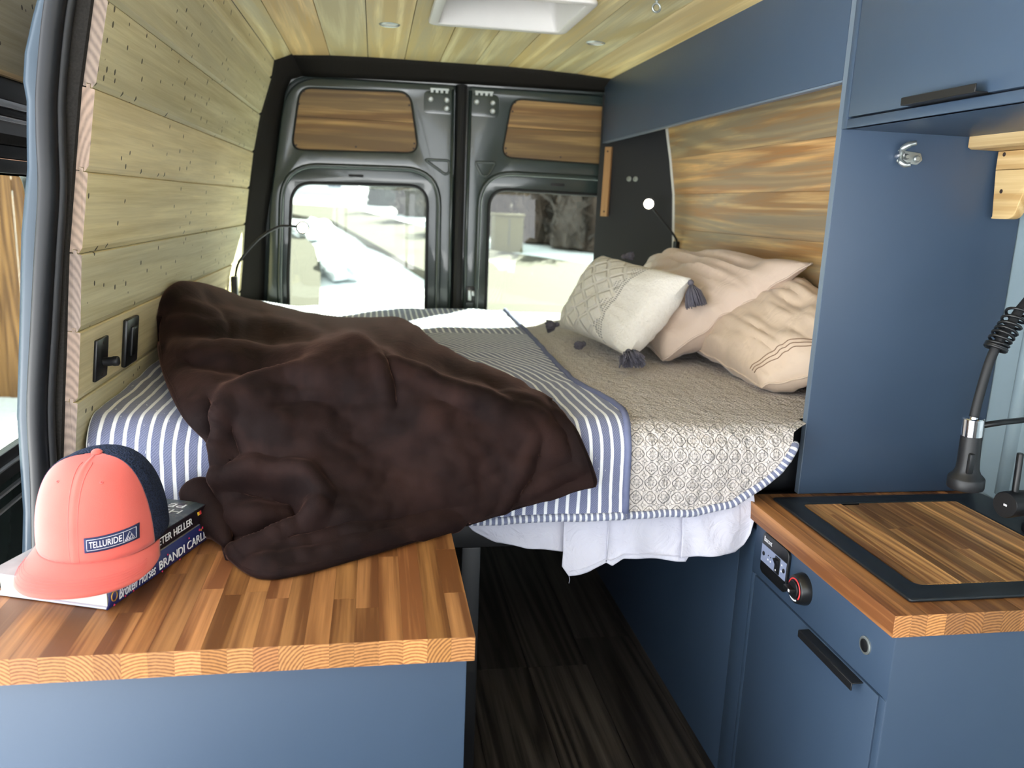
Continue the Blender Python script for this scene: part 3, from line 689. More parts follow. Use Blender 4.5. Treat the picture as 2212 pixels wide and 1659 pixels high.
box('spray_button', (1.0985, 1.3055, .872), (1.1105, 1.3140, .912), 'black_plastic', hd, .003)
hp = catmull([SP + sdv * .142, (1.1165, 1.33, 1.02), (1.126, 1.33, 1.082), (1.140, 1.332, 1.12), (1.158, 1.335, 1.146), (1.185, 1.342, 1.185), (1.235, 1.352, 1.225), (1.29, 1.36, 1.22), (1.325, 1.365, 1.17), (1.330, 1.365, 1.10)], 8)
tube('hose', hp, .0085, 'rubber_dark', fc, 14)
# loose spring coils over the hose
cp = []
turns = [(26 + i / 14) for i in range(0, 14 * 4)]
def along(u):
    k = max(0, min(len(hp) - 1.001, u)); i = int(k); return hp[i].lerp(hp[i + 1], k - i), (hp[i + 1] - hp[i]).normalized()
N1 = 5 * 16
for i in range(N1 + 7 * 16):
    u = 21.2 + i * .0105 if i < N1 else 21.2 + N1 * .0105 + (i - N1) * .155
    p, t = along(u); a = i / 16 * 2 * math.pi; f = frame(t, (0, 1, 0)); r = .0185
    cp.append(p + f @ V((r * math.cos(a), r * math.sin(a), 0)))
tube('spring', cp, .0028, 'black_plastic', fc, 6)
tube('holder_arm', [(1.128, 1.332, .960), (1.19, 1.345, .9635), (1.33, 1.365, .969)], .0058, 'black_plastic', fc, 12)

# ---- black corner panel and its wooden pull
cpn = thing('corner_panel', 'black angled corner panel beside the right rear door', 'panel', (1.03, 3.38, .72))
A_, B_ = V((.940, 3.497, 0)), V((1.2, 3.232, 0)); pn = V((-.237, -.212, 0)).normalized() * -1
prism('panel', [A_ + V((0, 0, .87)), V((1.245, 3.186, .87)), V((1.245, 3.186, 1.80)), A_ + V((0, 0, 1.80))], (.010, .010, 0), 'black_panel', cpn)
Z = V((0, 0, 1)); pd = (B_ - A_).normalized(); po = V((pd.y, -pd.x, 0)).normalized()
if po.y > 0: po = -po
hs = A_ + pd * .030
strip = prism('wood_pull', [hs + Z * 1.305 + pd * .000 + po * .001, hs + Z * 1.305 + pd * .032 + po * .001, hs + Z * 1.590 + pd * .034 + po * .001, hs + Z * 1.590 + pd * .004 + po * .001], po * .014, 'pine_strip', cpn, (1, 1, 1, 1))
for z in (1.325, 1.572): lathe('screw', [(.004, 0), (.004, .0015)], hs + pd * .018 + po * .0152 + Z * z, po, 'steel_dark', cpn, 10)
for k in (.150, .180): lathe('cable_grommet', [(.0105, 0), (.0105, .003), (.006, .004), (.005, .001)], A_ + pd * k + po * .001 + Z * (1.462), po, 'zinc', cpn, 16)

# ---- reading lamps
def lamp(label, pts, head_dir, base):
    l = thing('reading_lamp', label, 'lamp', base, 'gooseneck reading lamps')
    box('mount', V(base) + V((-.011, -.016, -.04)), V(base) + V((.011, .016, .035)), 'black_matte', l, .003)
    p = catmull(pts, 8); tube('gooseneck', p, .0045, 'black_matte', l, 10)
    hdv = V(head_dir).normalized(); e = V(pts[-1])
    h = lathe('head', [(.008, -.014), (.019, -.008), (.0235, .006), (.0235, .0105), (.0195, .011)], e, hdv, 'black_matte', l, 20)
    lathe('lens', [(.0188, .0095), (.0175, .0125), (.010, .0145)], e, hdv, 'lens', h, 20)
lamp('lit black gooseneck reading lamp on the left pine wall', [(-.496, 3.105, 1.045), (-.485, 3.14, 1.098), (-.418, 3.15, 1.178), (-.352, 3.15, 1.222), (-.308, 3.15, 1.229), (-.262, 3.15, 1.226)], (.22, -.96, -.12), (-.499, 3.10, 1.01))
lamp('lit black gooseneck reading lamp above the beige pillows', [(1.190, 3.17, 1.20), (1.178, 3.15, 1.234), (1.116, 3.15, 1.302), (1.074, 3.15, 1.345), (1.058, 3.15, 1.362)], (-.42, -.90, -.05), (1.196, 3.18, 1.185))

# ---- wall plates
p1 = thing('dimmer_plate', 'small black dimmer plate with knob on the left wall', 'switch plate', (-.517, 1.648, .98))
lean = Matrix.Translation((-.5175, 0, 1.018)) @ Matrix.Rotation(math.radians(-5.4), 4, 'Y') @ Matrix.Translation((.5175, 0, -1.018))
lean = Matrix.Translation((-.5175, 0, 1.018)) @ Matrix.Rotation(math.atan(.0135 / .13), 4, 'Y') @ Matrix.Translation((.5175, 0, -1.018))
box('plate', (-.5185, 1.613, .976), (-.512, 1.682, 1.056), 'black_plastic', p1, .002, tf=lean)
lathe('knob', [(.0085, 0), (.0085, .016), (.0095, .018), (.0095, .026), (.0075, .028)], (-.512, 1.652, 1.008), (1, 0, .1), 'black_matte', p1, 20)
for y, z in ((1.648, 1.046), (1.648, .984)): lathe('screw', [(.003, 0), (.003, .001)], (-.5125 + (z - 1.018) * .1, y, z), (1, 0, 0), 'steel_dark', p1, 10)
p2 = thing('switch_plate', 'black rocker switch plate on the left wall by the blanket', 'switch plate', (-.517, 1.835, .975))
box('plate', (-.5185, 1.792, .968), (-.508, 1.880, 1.070), 'black_plastic', p2, .004, tf=lean)
box('rocker', (-.509, 1.818, .990), (-.5035, 1.856, 1.052), 'black_matte', p2, .002, tf=lean)
box('locator_line', (-.5040, 1.832, 1.048), (-.5028, 1.846, 1.0492), 'zinc', p2, tf=lean)

# ---- ceiling fan, puck lights, eye bolt
vf = thing('roof_fan', 'white square roof vent fan in the pine ceiling', 'vent fan', (.369, 2.45, 1.87))
xy = lambda z: (lambda a, b, c: V((a, b, z + c)))
plate('bezel', rrect(.369, 2.4535, .425, .425, .035, 6), [rrect(.369, 2.4535, .362, .362, .012, 3)], xy(1.864), .014, 'white_plastic', vf, .005)
sq0 = rrect(.369, 2.4535, .362, .362, .012, 3); sq1 = rrect(.369, 2.4535, .340, .340, .03, 3); n = len(sq0)
mk('garnish_wall', [(*p, 1.862) for p in sq0] + [(*p, 1.965) for p in sq1], [(i, (i + 1) % n, n + (i + 1) % n, n + i) for i in range(n)], 'white_plastic', vf, True)
circ = [(.369 + .152 * math.cos(a), 2.4535 + .152 * math.sin(a)) for a in [i * 2 * math.pi / 40 for i in range(40)]]
plate('fan_shroud', sq1, [circ], xy(1.963), .006, 'white_plastic', vf, .001)
tube('fan_ring', [(p[0], p[1], 1.957) for p in circ], .008, 'white_plastic', vf, 8, True)
for k in range(6):
    a = k * math.pi / 3 + .3; d = V((math.cos(a), math.sin(a), 0)); q = V((-d.y, d.x, 0)); o = V((.369, 2.4535, 1.972))
    prism('fan_blade', [o + d * .03 - q * .012, o + d * .14 - q * .03 + V((0, 0, .004)), o + d * .14 + q * .045 + V((0, 0, .014)), o + d * .03 + q * .015 + V((0, 0, .008))], (0, 0, .002), 'black_matte', vf)
lathe('fan_hub', [(.032, 0), (.032, .02)], (.369, 2.4535, 1.966), (0, 0, 1), 'black_matte', vf, 20)
plate('fan_backing', rrect(.369, 2.4535, .345, .345, .02), [], xy(1.985), .004, 'black_matte', vf, .001)
for dx, dy in ((-.10, .13), (.10, .13)): lathe('screw_boss', [(.006, 0), (.006, .006)], (.369 + dx, 2.4535 + dy, 1.954), (0, 0, 1), 'white_plastic', vf, 12)
def puck(label, x, y, z):
    p = thing('puck_light', label, 'ceiling light', (x, y, z), 'recessed puck lights')
    lathe('ring', [(.033, 0), (.033, .002), (.028, .005), (.025, .004), (.025, 0)], (x, y, z + .001), (0, 0, -1), 'zinc', p, 28)
    lathe('diffuser', [(.0245, 0), (.0245, .0025), (.015, .003)], (x, y, z + .001), (0, 0, -1), 'white_trim', p, 24)
puck('round puck light in the ceiling left of the roof fan', .044, 2.775, 1.872)
puck('round puck light in the ceiling right of the roof fan', .715, 2.79, 1.8675)
eb = thing('eye_bolt', 'small steel eye bolt screwed into the ceiling', 'eye bolt', (.717, 2.19, 1.866))
lathe('shank', [(.007, 0), (.007, .003), (.0035, .004), (.0035, .010)], (.717, 2.19, 1.868), (0, 0, -1), 'zinc', eb, 12)
tube('ring', [V((.717 + .0105 * math.cos(a), 2.19, 1.847 + .0105 * math.sin(a))) for a in [i * math.pi / 10 for i in range(20)]], .003, 'zinc', eb, 8, True)
# ================================================================== BED
bd = thing('bed_platform', 'dark raised bed platform across the rear of the van', 'bed frame', (.35, 2.5, .6))
box('deck', (-.545, 1.66, .660), (1.205, 3.46, .700), 'black_matte', bd, .003)
box('front_rail', (-.545, 1.66, .60), (FX, 1.69, .660), 'black_matte', bd, .002)
box('side_panel', (FX + .004, 1.6505, 0), (FX + .020, 3.45, .655), 'paint', bd, .001)
box('support_post', (.190, 1.66, 0), (.232, 1.70, .60), 'black_matte', bd, .003)
box('storage_box', (-.56, 1.75, 0), (.18, 3.40, .58), 'carpet', bd, .004)
mt = tag(box('mattress', (-.530, 1.68, .701), (1.198, 3.455, .868), 'black_panel', None, .03, 3), 'thick mattress under the quilt on the raised platform', 'mattress')  # black stands in for the shaded gap under the quilt corner

# cloth materials -----------------------------------------------------
def uvnode(m): return m.n('ShaderNodeUVMap', uv_map='uv').outputs[0]
def stripes_mat(name, period, white, blue, frac=.3, warp=.15):
    m = NT(name); uv = uvnode(m); u = m.sep(uv)[0]
    u = m.math('ADD', u, m.math('MULTIPLY', m.math('SUBTRACT', m.noise(uv, 22, 2), .5), period * warp))
    f = m.math('ABSOLUTE', m.math('SUBTRACT', m.math('FRACT', m.math('DIVIDE', u, period)), .5))
    s = m.ramp(f, [(frac / 2 - .03, 1.0), (frac / 2 + .03, 0.0)])
    weave = m.n('ShaderNodeTexWave', bands_direction='DIAGONAL'); weave.inputs['Scale'].default_value = 130; weave.inputs['Distortion'].default_value = 3
    weave.inputs['Detail'].default_value = 2
    m.put(weave.inputs['Vector'], uv)
    bl = m.mix(m.math('MULTIPLY', weave.outputs['Fac'], .55), blue, tuple(min(1, x * 1.6 + .08) for x in blue[:3]) + (1,))
    col = m.mix(s, bl, white)
    thread = m.math('GREATER_THAN', m.noise(m.vm('MULTIPLY', uv, (1, .35, 1)), 150, 1), .74)
    col = m.mix(m.math('MULTIPLY', thread, .5), col, white)
    m.set(Base_Color=col, Roughness=.95, Specular_IOR_Level=.1, Sheen_Weight=.2)
    m.bump(m.math('ADD', m.math('MULTIPLY', s, .6), m.noise(uv, 90, 3)), .5, .003)
    return m.m
M['quilt_stripe'] = stripes_mat('blue_white_ticking', .0225, c3(232, 234, 238), c3(100, 105, 132), .30)
M['quilt_binding'] = stripes_mat('striped_binding', .0125, c3(232, 234, 240), c3(106, 112, 140), .40)
M['quilt_edge'] = plain('blue_binding', c3(112, 118, 148), .95, var=.15, scale=60, bump=.4, spec=.1)
m = NT('quilt_print'); uv = uvnode(m); T = .031
wob = m.vm('SCALE', m.vm('SUBTRACT', m.n('ShaderNodeTexNoise').outputs[1], (.5, .5, .5)), .0)
us = m.sep(m.vm('SCALE', uv, 1 / T))
def cell(ox, oy):
    a = m.math('SUBTRACT', m.math('FRACT', m.math('ADD', us[0], ox)), .5); b = m.math('SUBTRACT', m.math('FRACT', m.math('ADD', us[1], oy)), .5)
    r = m.math('SQRT', m.math('ADD', m.math('MULTIPLY', a, a), m.math('MULTIPLY', b, b))); th = m.math('ARCTAN2', a, b)
    return a, b, r, th
def line(d, wd): return m.ramp(m.math('ABSOLUTE', d), [(wd * .55, 1.0), (wd * 1.25, 0.0)])
def mx2(*a):
    o = a[0]
    for q in a[1:]: o = m.math('MAXIMUM', o, q)
    return o
a, b, r, th = cell(0, 0)
lobes = m.math('MULTIPLY', m.math('COSINE', m.math('MULTIPLY', th, 4)), .035)
ring = line(m.math('SUBTRACT', m.math('SUBTRACT', r, .395), lobes), .032)
pet = m.math('MULTIPLY', line(m.math('SINE', m.math('MULTIPLY', th, 4)), .30), m.math('MULTIPLY', m.math('LESS_THAN', r, .22), m.math('GREATER_THAN', r, .045)))
tips = line(m.math('SUBTRACT', m.math('SUBTRACT', r, .20), m.math('MULTIPLY', m.math('COSINE', m.math('MULTIPLY', th, 8)), .045)), .022)
a2, b2, r2, th2 = cell(.5, .5)
dia = line(m.math('SUBTRACT', m.math('ADD', m.math('ABSOLUTE', a2), m.math('ABSOLUTE', b2)), .13), .03)
cro = m.math('MULTIPLY', m.math('MAXIMUM', line(a2, .02), line(b2, .02)), m.math('MULTIPLY', m.math('GREATER_THAN', r2, .14), m.math('LESS_THAN', r2, .25)))
inkf = m.math('MULTIPLY', mx2(ring, pet, tips, dia, cro), m.ramp(m.noise(uv, 60, 2), [(.3, .55), (.7, .95)]))
M['quilt_print'] = m.m
cream = m.mix(m.noise(uv, 9, 3), c3(204, 195, 190), c3(218, 211, 206))
m.set(Base_Color=m.mix(inkf, cream, c3(52, 48, 54)), Roughness=.95, Specular_IOR_Level=.1, Sheen_Weight=.15)
pk = m.noise(m.vm('MULTIPLY', uv, (1, .6, 1)), 75, 2)
m.bump(m.math('ADD', pk, m.math('MULTIPLY', m.noise(uv, 34, 3), 1.6)), .9, .012)
m = NT('white_sheet'); v = m.obj()
m.set(Base_Color=m.mix(m.noise(v, 14, 3), c3(206, 206, 222), c3(222, 221, 232)), Roughness=.8, Specular_IOR_Level=.2); m.bump(m.noise(v, 18, 4, .6, .8), .8, .012); M['sheet'] = m.m
m = NT('brown_fleece'); v = m.obj(); nap_highlight = m.noise(v, 7, 4, .6, .5); fz = m.noise(v, 420, 2)
m.set(Base_Color=m.mix(m.math('ADD', m.ramp(nap_highlight, [(.42, .0), (.72, .85)]), m.math('MULTIPLY', fz, .15)), c3(18, 8, 8), c3(44, 27, 24)), Roughness=.8, Specular_IOR_Level=.15, Sheen_Weight=.24, Sheen_Roughness=.28, Sheen_Tint=c3(190, 140, 125))  # lighter blotches put the highlights on the nap into the base colour
m.bump(m.math('ADD', m.math('MULTIPLY', m.noise(v, 40, 3), .8), m.math('MULTIPLY', fz, .3)), .35, .004); M['fleece'] = m.m
def sateen(name, col, tintc):
    m = NT(name); v = m.obj()
    m.set(Base_Color=m.mix(m.noise(v, 6, 3), col, tintc), Roughness=.55, Specular_IOR_Level=.3, Sheen_Weight=.25, Sheen_Roughness=.4)
    m.bump(m.math('ADD', m.noise(m.vm('MULTIPLY', v, (1, 1.6, 1)), 9, 3, .55, .8), m.math('MULTIPLY', m.noise(v, 600, 1), .02)), .45, .014); return m.m
M['beige'] = sateen('beige_sateen', c3(214, 192, 170), c3(224, 203, 182))
M['rose_beige'] = sateen('rose_beige_sateen', c3(204, 184, 168), c3(214, 194, 178))
m = NT('knit_fleece'); uv = uvnode(m); s3 = m.sep(uv)
k1 = m.math('ABSOLUTE', m.math('SUBTRACT', m.math('FRACT', m.math('MULTIPLY', m.math('ADD', s3[0], s3[1]), 4.5)), .5)); k2 = m.math('ABSOLUTE', m.math('SUBTRACT', m.math('FRACT', m.math('MULTIPLY', m.math('SUBTRACT', s3[0], s3[1]), 4.5)), .5))
latt = m.math('MAXIMUM', m.ramp(k1, [(.06, 1.0), (.16, 0.0)]), m.ramp(k2, [(.06, 1.0), (.16, 0.0)]))
side = m.ramp(s3[0], [(.70, 1.0), (.74, 0.0)])
row1 = m.math('MULTIPLY', m.math('LESS_THAN', m.math('ABSOLUTE', m.math('SUBTRACT', s3[0], .755)), .009), m.math('GREATER_THAN', m.math('FRACT', m.math('MULTIPLY', s3[1], 44)), .45))
tri_ = m.math('ABSOLUTE', m.math('SUBTRACT', m.math('FRACT', m.math('MULTIPLY', s3[1], 4.0)), .5))
dots = m.math('MULTIPLY', m.math('GREATER_THAN', m.math('FRACT', m.math('MULTIPLY', s3[1], 44)), .5), m.math('GREATER_THAN', m.math('FRACT', m.math('MULTIPLY', s3[0], 34)), .55))
inb = m.math('MULTIPLY', m.math('LESS_THAN', s3[0], .735), m.math('GREATER_THAN', m.math('SUBTRACT', s3[0], .64), m.math('MULTIPLY', tri_, .22)))
mark = m.math('MAXIMUM', row1, m.math('MULTIPLY', dots, inb))
wool = m.noise(m.obj(), 130, 4, .7)
colk = m.mix(wool, c3(228, 223, 212), c3(248, 245, 238)); colk = m.mix(m.math('MULTIPLY', m.math('MULTIPLY', latt, side), .25), colk, c3(226, 220, 208))
m.set(Base_Color=m.mix(m.math('MULTIPLY', mark, .72), colk, c3(92, 88, 84)), Roughness=1, Specular_IOR_Level=.05, Sheen_Weight=.3)
m.bump(m.math('ADD', m.math('MULTIPLY', m.math('MULTIPLY', latt, side), 1.6), m.math('MULTIPLY', wool, .8)), .8, .006); M['knit'] = m.m
M['yarn'] = plain('grey_yarn', c3(104, 102, 112), .95, var=.3, scale=90, spec=.05)

# quilt ---------------------------------------------------------------
YE, RR, YR = 1.635, .062, 3.452
def quilt_surface(x, s, off, ztop=.886, seed=0):
    """walk s metres from the rear edge forward over the top, round the front edge and down"""
    lt_ = YR - YE; q = RR * math.pi / 2; ro = RR + off
    zt = ztop + .020 * sm(-.30, -.53, x) + .010 * nz(x * 3 + seed, s * 2.2, 1) + .0045 * nz(x * 11, s * 11, 5 + seed)
    fy = .010 * nz(x * 6 + 3, 1.7, seed) + .004 * nz(x * 22, s * 5, seed)
    if s < lt_: return V((x, YR - s, zt + off))
    if s < lt_ + q:
        a = (s - lt_) / RR; return V((x, YE - ro * math.sin(a) + fy * a / 1.57, zt - RR + ro * math.cos(a)))
    d = s - lt_ - q; sw = sm(0, .25, d)
    return V((x, YE - ro + fy - .010 * sw + .010 * math.sin(x * 19 + 1) * sw, zt - RR - d))
LT = YR - YE + RR * math.pi / 2
def qmesh(name, x0f, x1f, endf, off, mat, parent, nu, nv, uvf, seed=0, solid=0):
    verts, uvs = [], []
    for j in range(nv):
        t = j / (nv - 1)
        for i in range(nu):
            u = i / (nu - 1); sr = t * (LT + .2)
            x = lerp(x0f(sr), x1f(sr), u); s = t * endf(x)
            verts.append(quilt_surface(x, s, off, seed=seed)); uvs.append(uvf(x, s))
    faces = [(j * nu + i, j * nu + i + 1, (j + 1) * nu + i + 1, (j + 1) * nu + i) for j in range(nv - 1) for i in range(nu - 1)]
    return mk(name, verts, faces, mat, parent, True, uvs, solid=solid)
qt = thing('quilt', 'blue striped reversible quilt with a printed side spread over the bed', 'quilt', (.3, 2.4, .87))
edge_x = lambda s: interp(YR - s, [(1.4, .522), (1.575, .522), (1.68, .541), (1.763, .536), (1.96, .510), (2.306, .524), (2.686, .528), (3.45, .556)])
def hem_p(x): return interp(x, [(.45, LT + .125), (.675, LT + .118), (.76, LT + .098), (.836, LT + .050), (.868, LT + .020), (.880, LT - .005), (.90, LT - .055), (.944, LT - .085), (.949, LT - .13), (1.2, LT - .13)])
def hem_s(x): return interp(x, [(-.545, LT + .10), (.10, LT + .118), (.535, LT + .122)])
qmesh('printed_side', lambda s: .40, lambda s: 1.196, hem_p, .004, 'quilt_print', qt, 130, 200, lambda x, s: (x, s))
qmesh('striped_side', lambda s: -.527, edge_x, hem_s, .013, 'quilt_stripe', qt, 150, 210, lambda x, s: (x + .5 * max(0, min(YR - s, 2.75) - 1.9) ** 2 * sm(-.5, -.1, x), s))
tube('fold_edge', [quilt_surface(edge_x(s) - .004, s, .014) for s in [i * (LT + .115) / 90 for i in range(91)]], .0075, 'quilt_edge', qt, 8)
hp_ = [quilt_surface(x, hem_p(x), .006) for x in [.50 + i * .0125 for i in range(30)]]
hp_ += [V((.884, 1.563, .838)), V((.893, 1.570, .852)), V((.904, 1.590, .846)), V((.906, 1.602, .826)), V((.898, 1.604, .806))]
tube('hem_binding', catmull(hp_, 2), .0085, 'quilt_binding', qt, 10)
tube('hem_binding', catmull([quilt_surface(x, hem_s(x), .014) for x in [.14 + i * .0135 for i in range(29)]], 2), .0085, 'quilt_binding', qt, 10)

# white sheet hanging below the quilt ---------------------------------
sh = thing('bed_sheet', 'white bed sheet hanging below the quilt over the dark storage gap', 'bed sheet', (.5, 1.57, .6))
def curtain(name, x0, x1, top, hem, y0, nu, nv, amp, seed, lean=0):
    def fn(u, v):
        x = lerp(x0, x1, u); zt, zh = top(x), hem(x); z = lerp(zt, zh, v)
        y = y0 + amp * (nz(x * 9 + seed, z * 5, seed) + .5 * nz(x * 23 + z * 9, z * 14, seed + 3)) * (.3 + v) - lean * v
        y += .003 * math.sin((x + z * .3) * 60) * sm(.85, 1, v)
        return V((x, y, z))
    v, f = grid(nu, nv, fn); return mk(name, v, f, 'sheet', sh, True, solid=.002)
curtain('back_layer', .165, .735, lambda x: .765, lambda x: interp(x, [(.165, .715), (.179, .690), (.208, .656), (.257, .629), (.325, .613), (.40, .603), (.55, .595), (.72, .600)]), 1.620, 110, 40, .013, 2)
curtain('front_flap', .401, .700, lambda x: .76, lambda x: interp(x, [(.401, .577), (.416, .556), (.460, .566), (.497, .586), (.510, .578), (.535, .594), (.60, .590), (.678, .582), (.70, .62)]), 1.606, 80, 44, .012, 7, .014)
curtain('side_layer', .66, .822, lambda x: .77 if x < .79 else .745, lambda x: interp(x, [(.66, .596), (.70, .601), (.785, .606), (.806, .622), (.818, .652), (.822, .70)]), 1.598, 60, 40, .012, 12, .022)
tube('stitched_hem', [V((x, 1.590 + .004 * nz(x * 20, 0), interp(x, [(.416, .568), (.460, .578), (.497, .596), (.510, .590), (.535, .605), (.60, .602), (.678, .594)]))) for x in [.416 + i * .0131 for i in range(21)]], .0012, 'sheet', sh, 5)
tube('seam_line', [V((.497 + .01 * (z - .6), 1.592, z)) for z in (.588, .63, .67, .70)], .0016, 'sheet', sh, 5)
tube('loose_thread', [(.416, 1.592, .557), (.418, 1.592, .549), (.4165, 1.591, .541)], .0006, 'sheet', sh, 5)

# brown fleece blanket: control net (x, y, z) with its pattern coordinates
BLANKET=[
   [[-0.515, 2.113, 0.93, 350, 678], [-0.507, 2.352, 0.93, 395, 610], [-0.455, 3.013, 0.905, 520, 638], [-0.174, 2.761, 0.905, 690, 675], [0.075, 2.685, 0.905, 860, 685], [0.181, 2.18, 0.905, 960, 750], [0.299, 1.905, 0.905, 1090, 806], [0.372, 1.73, 0.905, 1190, 860]] ,
   [[-0.502, 2.063, 1.033, 350, 690], [-0.497, 2.272, 1.087, 395, 622], [-0.455, 2.943, 0.975, 520, 650], [-0.174, 2.691, 0.955, 690, 687], [0.075, 2.615, 0.955, 860, 697], [0.181, 2.11, 0.95, 960, 762], [0.299, 1.835, 0.94, 1090, 818], [0.372, 1.66, 0.923, 1190, 872]] ,
   [[-0.491, 2.0, 0.998, 348, 730], [-0.444, 2.12, 1.055, 415, 665], [-0.345, 2.424, 0.985, 545, 690], [-0.132, 2.227, 0.985, 700, 715], [0.055, 2.089, 0.985, 855, 735], [0.174, 1.831, 0.965, 975, 795], [0.291, 1.661, 0.95, 1110, 845], [0.383, 1.615, 0.909, 1210, 897]] ,
   [[-0.442, 1.834, 0.955, 360, 800], [-0.356, 1.788, 0.985, 440, 780], [-0.229, 1.793, 0.98, 575, 785], [-0.091, 1.671, 1.0, 710, 790], [0.04, 1.676, 1.0, 850, 790], [0.164, 1.62, 0.964, 985, 840], [0.289, 1.6, 0.935, 1118, 875], [0.39, 1.59, 0.901, 1222, 912]] ,
   [[-0.356, 1.6, 0.922, 400, 890], [-0.275, 1.575, 0.946, 490, 870], [-0.181, 1.57, 0.943, 600, 875], [-0.077, 1.565, 0.939, 720, 880], [0.047, 1.565, 0.939, 860, 880], [0.165, 1.565, 0.93, 990, 890], [0.291, 1.565, 0.915, 1125, 905], [0.402, 1.565, 0.885, 1240, 935]] ,
   [[-0.296, 1.545, 0.869, 462, 965], [-0.226, 1.51, 0.865, 540, 980], [-0.142, 1.5, 0.863, 640, 985], [-0.053, 1.5, 0.862, 745, 985], [0.05, 1.51, 0.857, 865, 985], [0.167, 1.52, 0.853, 995, 985], [0.297, 1.53, 0.848, 1135, 985], [0.418, 1.535, 0.845, 1262, 985]] ,
   [[-0.281, 1.5, 0.788, 473, 1070], [-0.218, 1.44, 0.792, 540, 1090], [-0.136, 1.42, 0.793, 640, 1095], [-0.047, 1.43, 0.796, 750, 1085], [0.052, 1.465, 0.79, 868, 1075], [0.166, 1.5, 0.789, 995, 1060], [0.3, 1.52, 0.799, 1138, 1040], [0.432, 1.53, 0.811, 1276, 1022]] ,
   [[-0.267, 1.45, 0.736, 482, 1150], [-0.204, 1.36, 0.738, 545, 1190], [-0.13, 1.35, 0.744, 640, 1185], [-0.042, 1.38, 0.75, 755, 1160], [0.053, 1.43, 0.753, 870, 1130], [0.164, 1.49, 0.747, 992, 1108], [0.297, 1.515, 0.769, 1135, 1072], [0.438, 1.53, 0.793, 1281, 1040]] ,
   [[-0.239, 1.359, 0.724, 500, 1208], [-0.183, 1.287, 0.724, 560, 1246], [-0.125, 1.293, 0.724, 640, 1240], [-0.037, 1.344, 0.724, 760, 1208], [0.053, 1.403, 0.724, 870, 1175], [0.157, 1.48, 0.72, 985, 1141], [0.294, 1.515, 0.75, 1130, 1092], [0.436, 1.53, 0.784, 1278, 1049]] ,
]
FOLDS = [([(470, 905), (520, 880), (620, 860), (700, 850)], 9, .010), ([(800, 780), (830, 830), (835, 880)], 10, .010), ([(820, 780), (850, 830), (858, 880)], 9, -.009), ([(380, 700), (450, 715), (560, 712)], 8, .009), ([(400, 770), (480, 785), (560, 800)], 8, .009), ([(430, 640), (470, 690), (500, 740)], 9, -.008), ([(900, 720), (880, 750), (820, 770)], 12, .010), ([(960, 790), (1060, 830), (1140, 850)], 9, -.008), ([(1180, 880), (1220, 940), (1240, 1000)], 12, -.008), ([(620, 1160), (760, 1130), (900, 1110), (1000, 1090)], 14, -.010), ([(560, 1225), (700, 1200), (850, 1160), (980, 1125)], 12, .010), ([(500, 930), (520, 980), (500, 1010)], 12, -.012), ([(680, 830), (760, 800), (860, 800)], 8, .008),
    ([(380, 670), (480, 690), (620, 720), (760, 750)], 20, .016), ([(390, 755), (470, 765), (600, 780), (780, 768)], 18, .020), ([(780, 770), (700, 800), (600, 830), (500, 860), (462, 905)], 24, .024),
    ([(780, 770), (900, 815), (1000, 865), (1070, 880)], 20, .018), ([(400, 730), (560, 745), (720, 735)], 16, -.014), ([(420, 800), (560, 808), (660, 798)], 14, -.016), ([(850, 762), (960, 805), (1080, 850)], 18, -.018),
    ([(480, 1040), (560, 1018), (660, 1035), (695, 1075), (670, 1112)], 20, .030), ([(530, 1065), (620, 1070), (640, 1100), (560, 1150)], 28, -.050), ([(508, 1205), (600, 1150), (690, 1108)], 15, .030), ([(500, 1165), (560, 1130), (600, 1110)], 18, -.030),
    ([(485, 895), (477, 960), (482, 1030)], 14, .022), ([(462, 880), (460, 950)], 12, -.024), ([(1150, 950), (1125, 1010), (1085, 1095)], 11, .012), ([(1172, 950), (1150, 1020), (1110, 1092)], 12, -.010), ([(1270, 1000), (1200, 1030), (1120, 1075)], 12, .010),
    ([(720, 880), (800, 960), (860, 1060)], 50, -.014), ([(900, 880), (960, 960), (1000, 1060)], 45, .012), ([(560, 900), (640, 960), (720, 1000)], 40, .012), ([(450, 640), (520, 665), (600, 690)], 12, .012), ([(1000, 840), (1080, 900), (1180, 940)], 30, .010)]
def seg_d(p, a, b):
    ax, ay = a; bx_, by = b; dx, dy = bx_ - ax, by - ay; t = max(0, min(1, ((p[0] - ax) * dx + (p[1] - ay) * dy) / (dx * dx + dy * dy)))
    return math.hypot(p[0] - ax - dx * t, p[1] - ay - dy * t), t
def fold_h(p, q):
    h = 0
    for pl, wd, a in FOLDS:
        d = 1e9; n = len(pl) - 1; pos = 0
        for i in range(n):
            dd, t = seg_d((p, q), pl[i], pl[i + 1])
            if dd < d: d, pos = dd, (i + t) / n
        if d < wd * 3: h += a * math.exp(-(d / wd) ** 2) * (.45 + .55 * math.sin(math.pi * min(1, max(0, pos * .9 + .05))))
    return h
def cr(a, b, c, d, t): return .5 * ((2 * b) + (c - a) * t + (2 * a - 5 * b + 4 * c - d) * t * t + (3 * b - 3 * c + d - a) * t ** 3)
class V5:
    def __init__(s, v): s.v = v
    def __add__(s, o): return V5([a + b for a, b in zip(s.v, o.v)])
    def __sub__(s, o): return V5([a - b for a, b in zip(s.v, o.v)])
    def __mul__(s, k): return V5([a * k for a in s.v])
    __rmul__ = __mul__
NB = 18
def line5(P):
    out = []; m_ = len(P); P = [V5(p) for p in P]
    for i in range(m_ - 1):
        a, b, c, d = P[max(0, i - 1)], P[i], P[i + 1], P[min(m_ - 1, i + 2)]
        for j in range(NB): out.append(cr(a, b, c, d, j / NB).v)
    out.append(P[-1].v); return out
rows_ = [line5(r_) for r_ in BLANKET]; cols_ = [line5([r_[k] for r_ in rows_]) for k in range(len(rows_[0]))]
nu, nv = len(cols_), len(cols_[0])
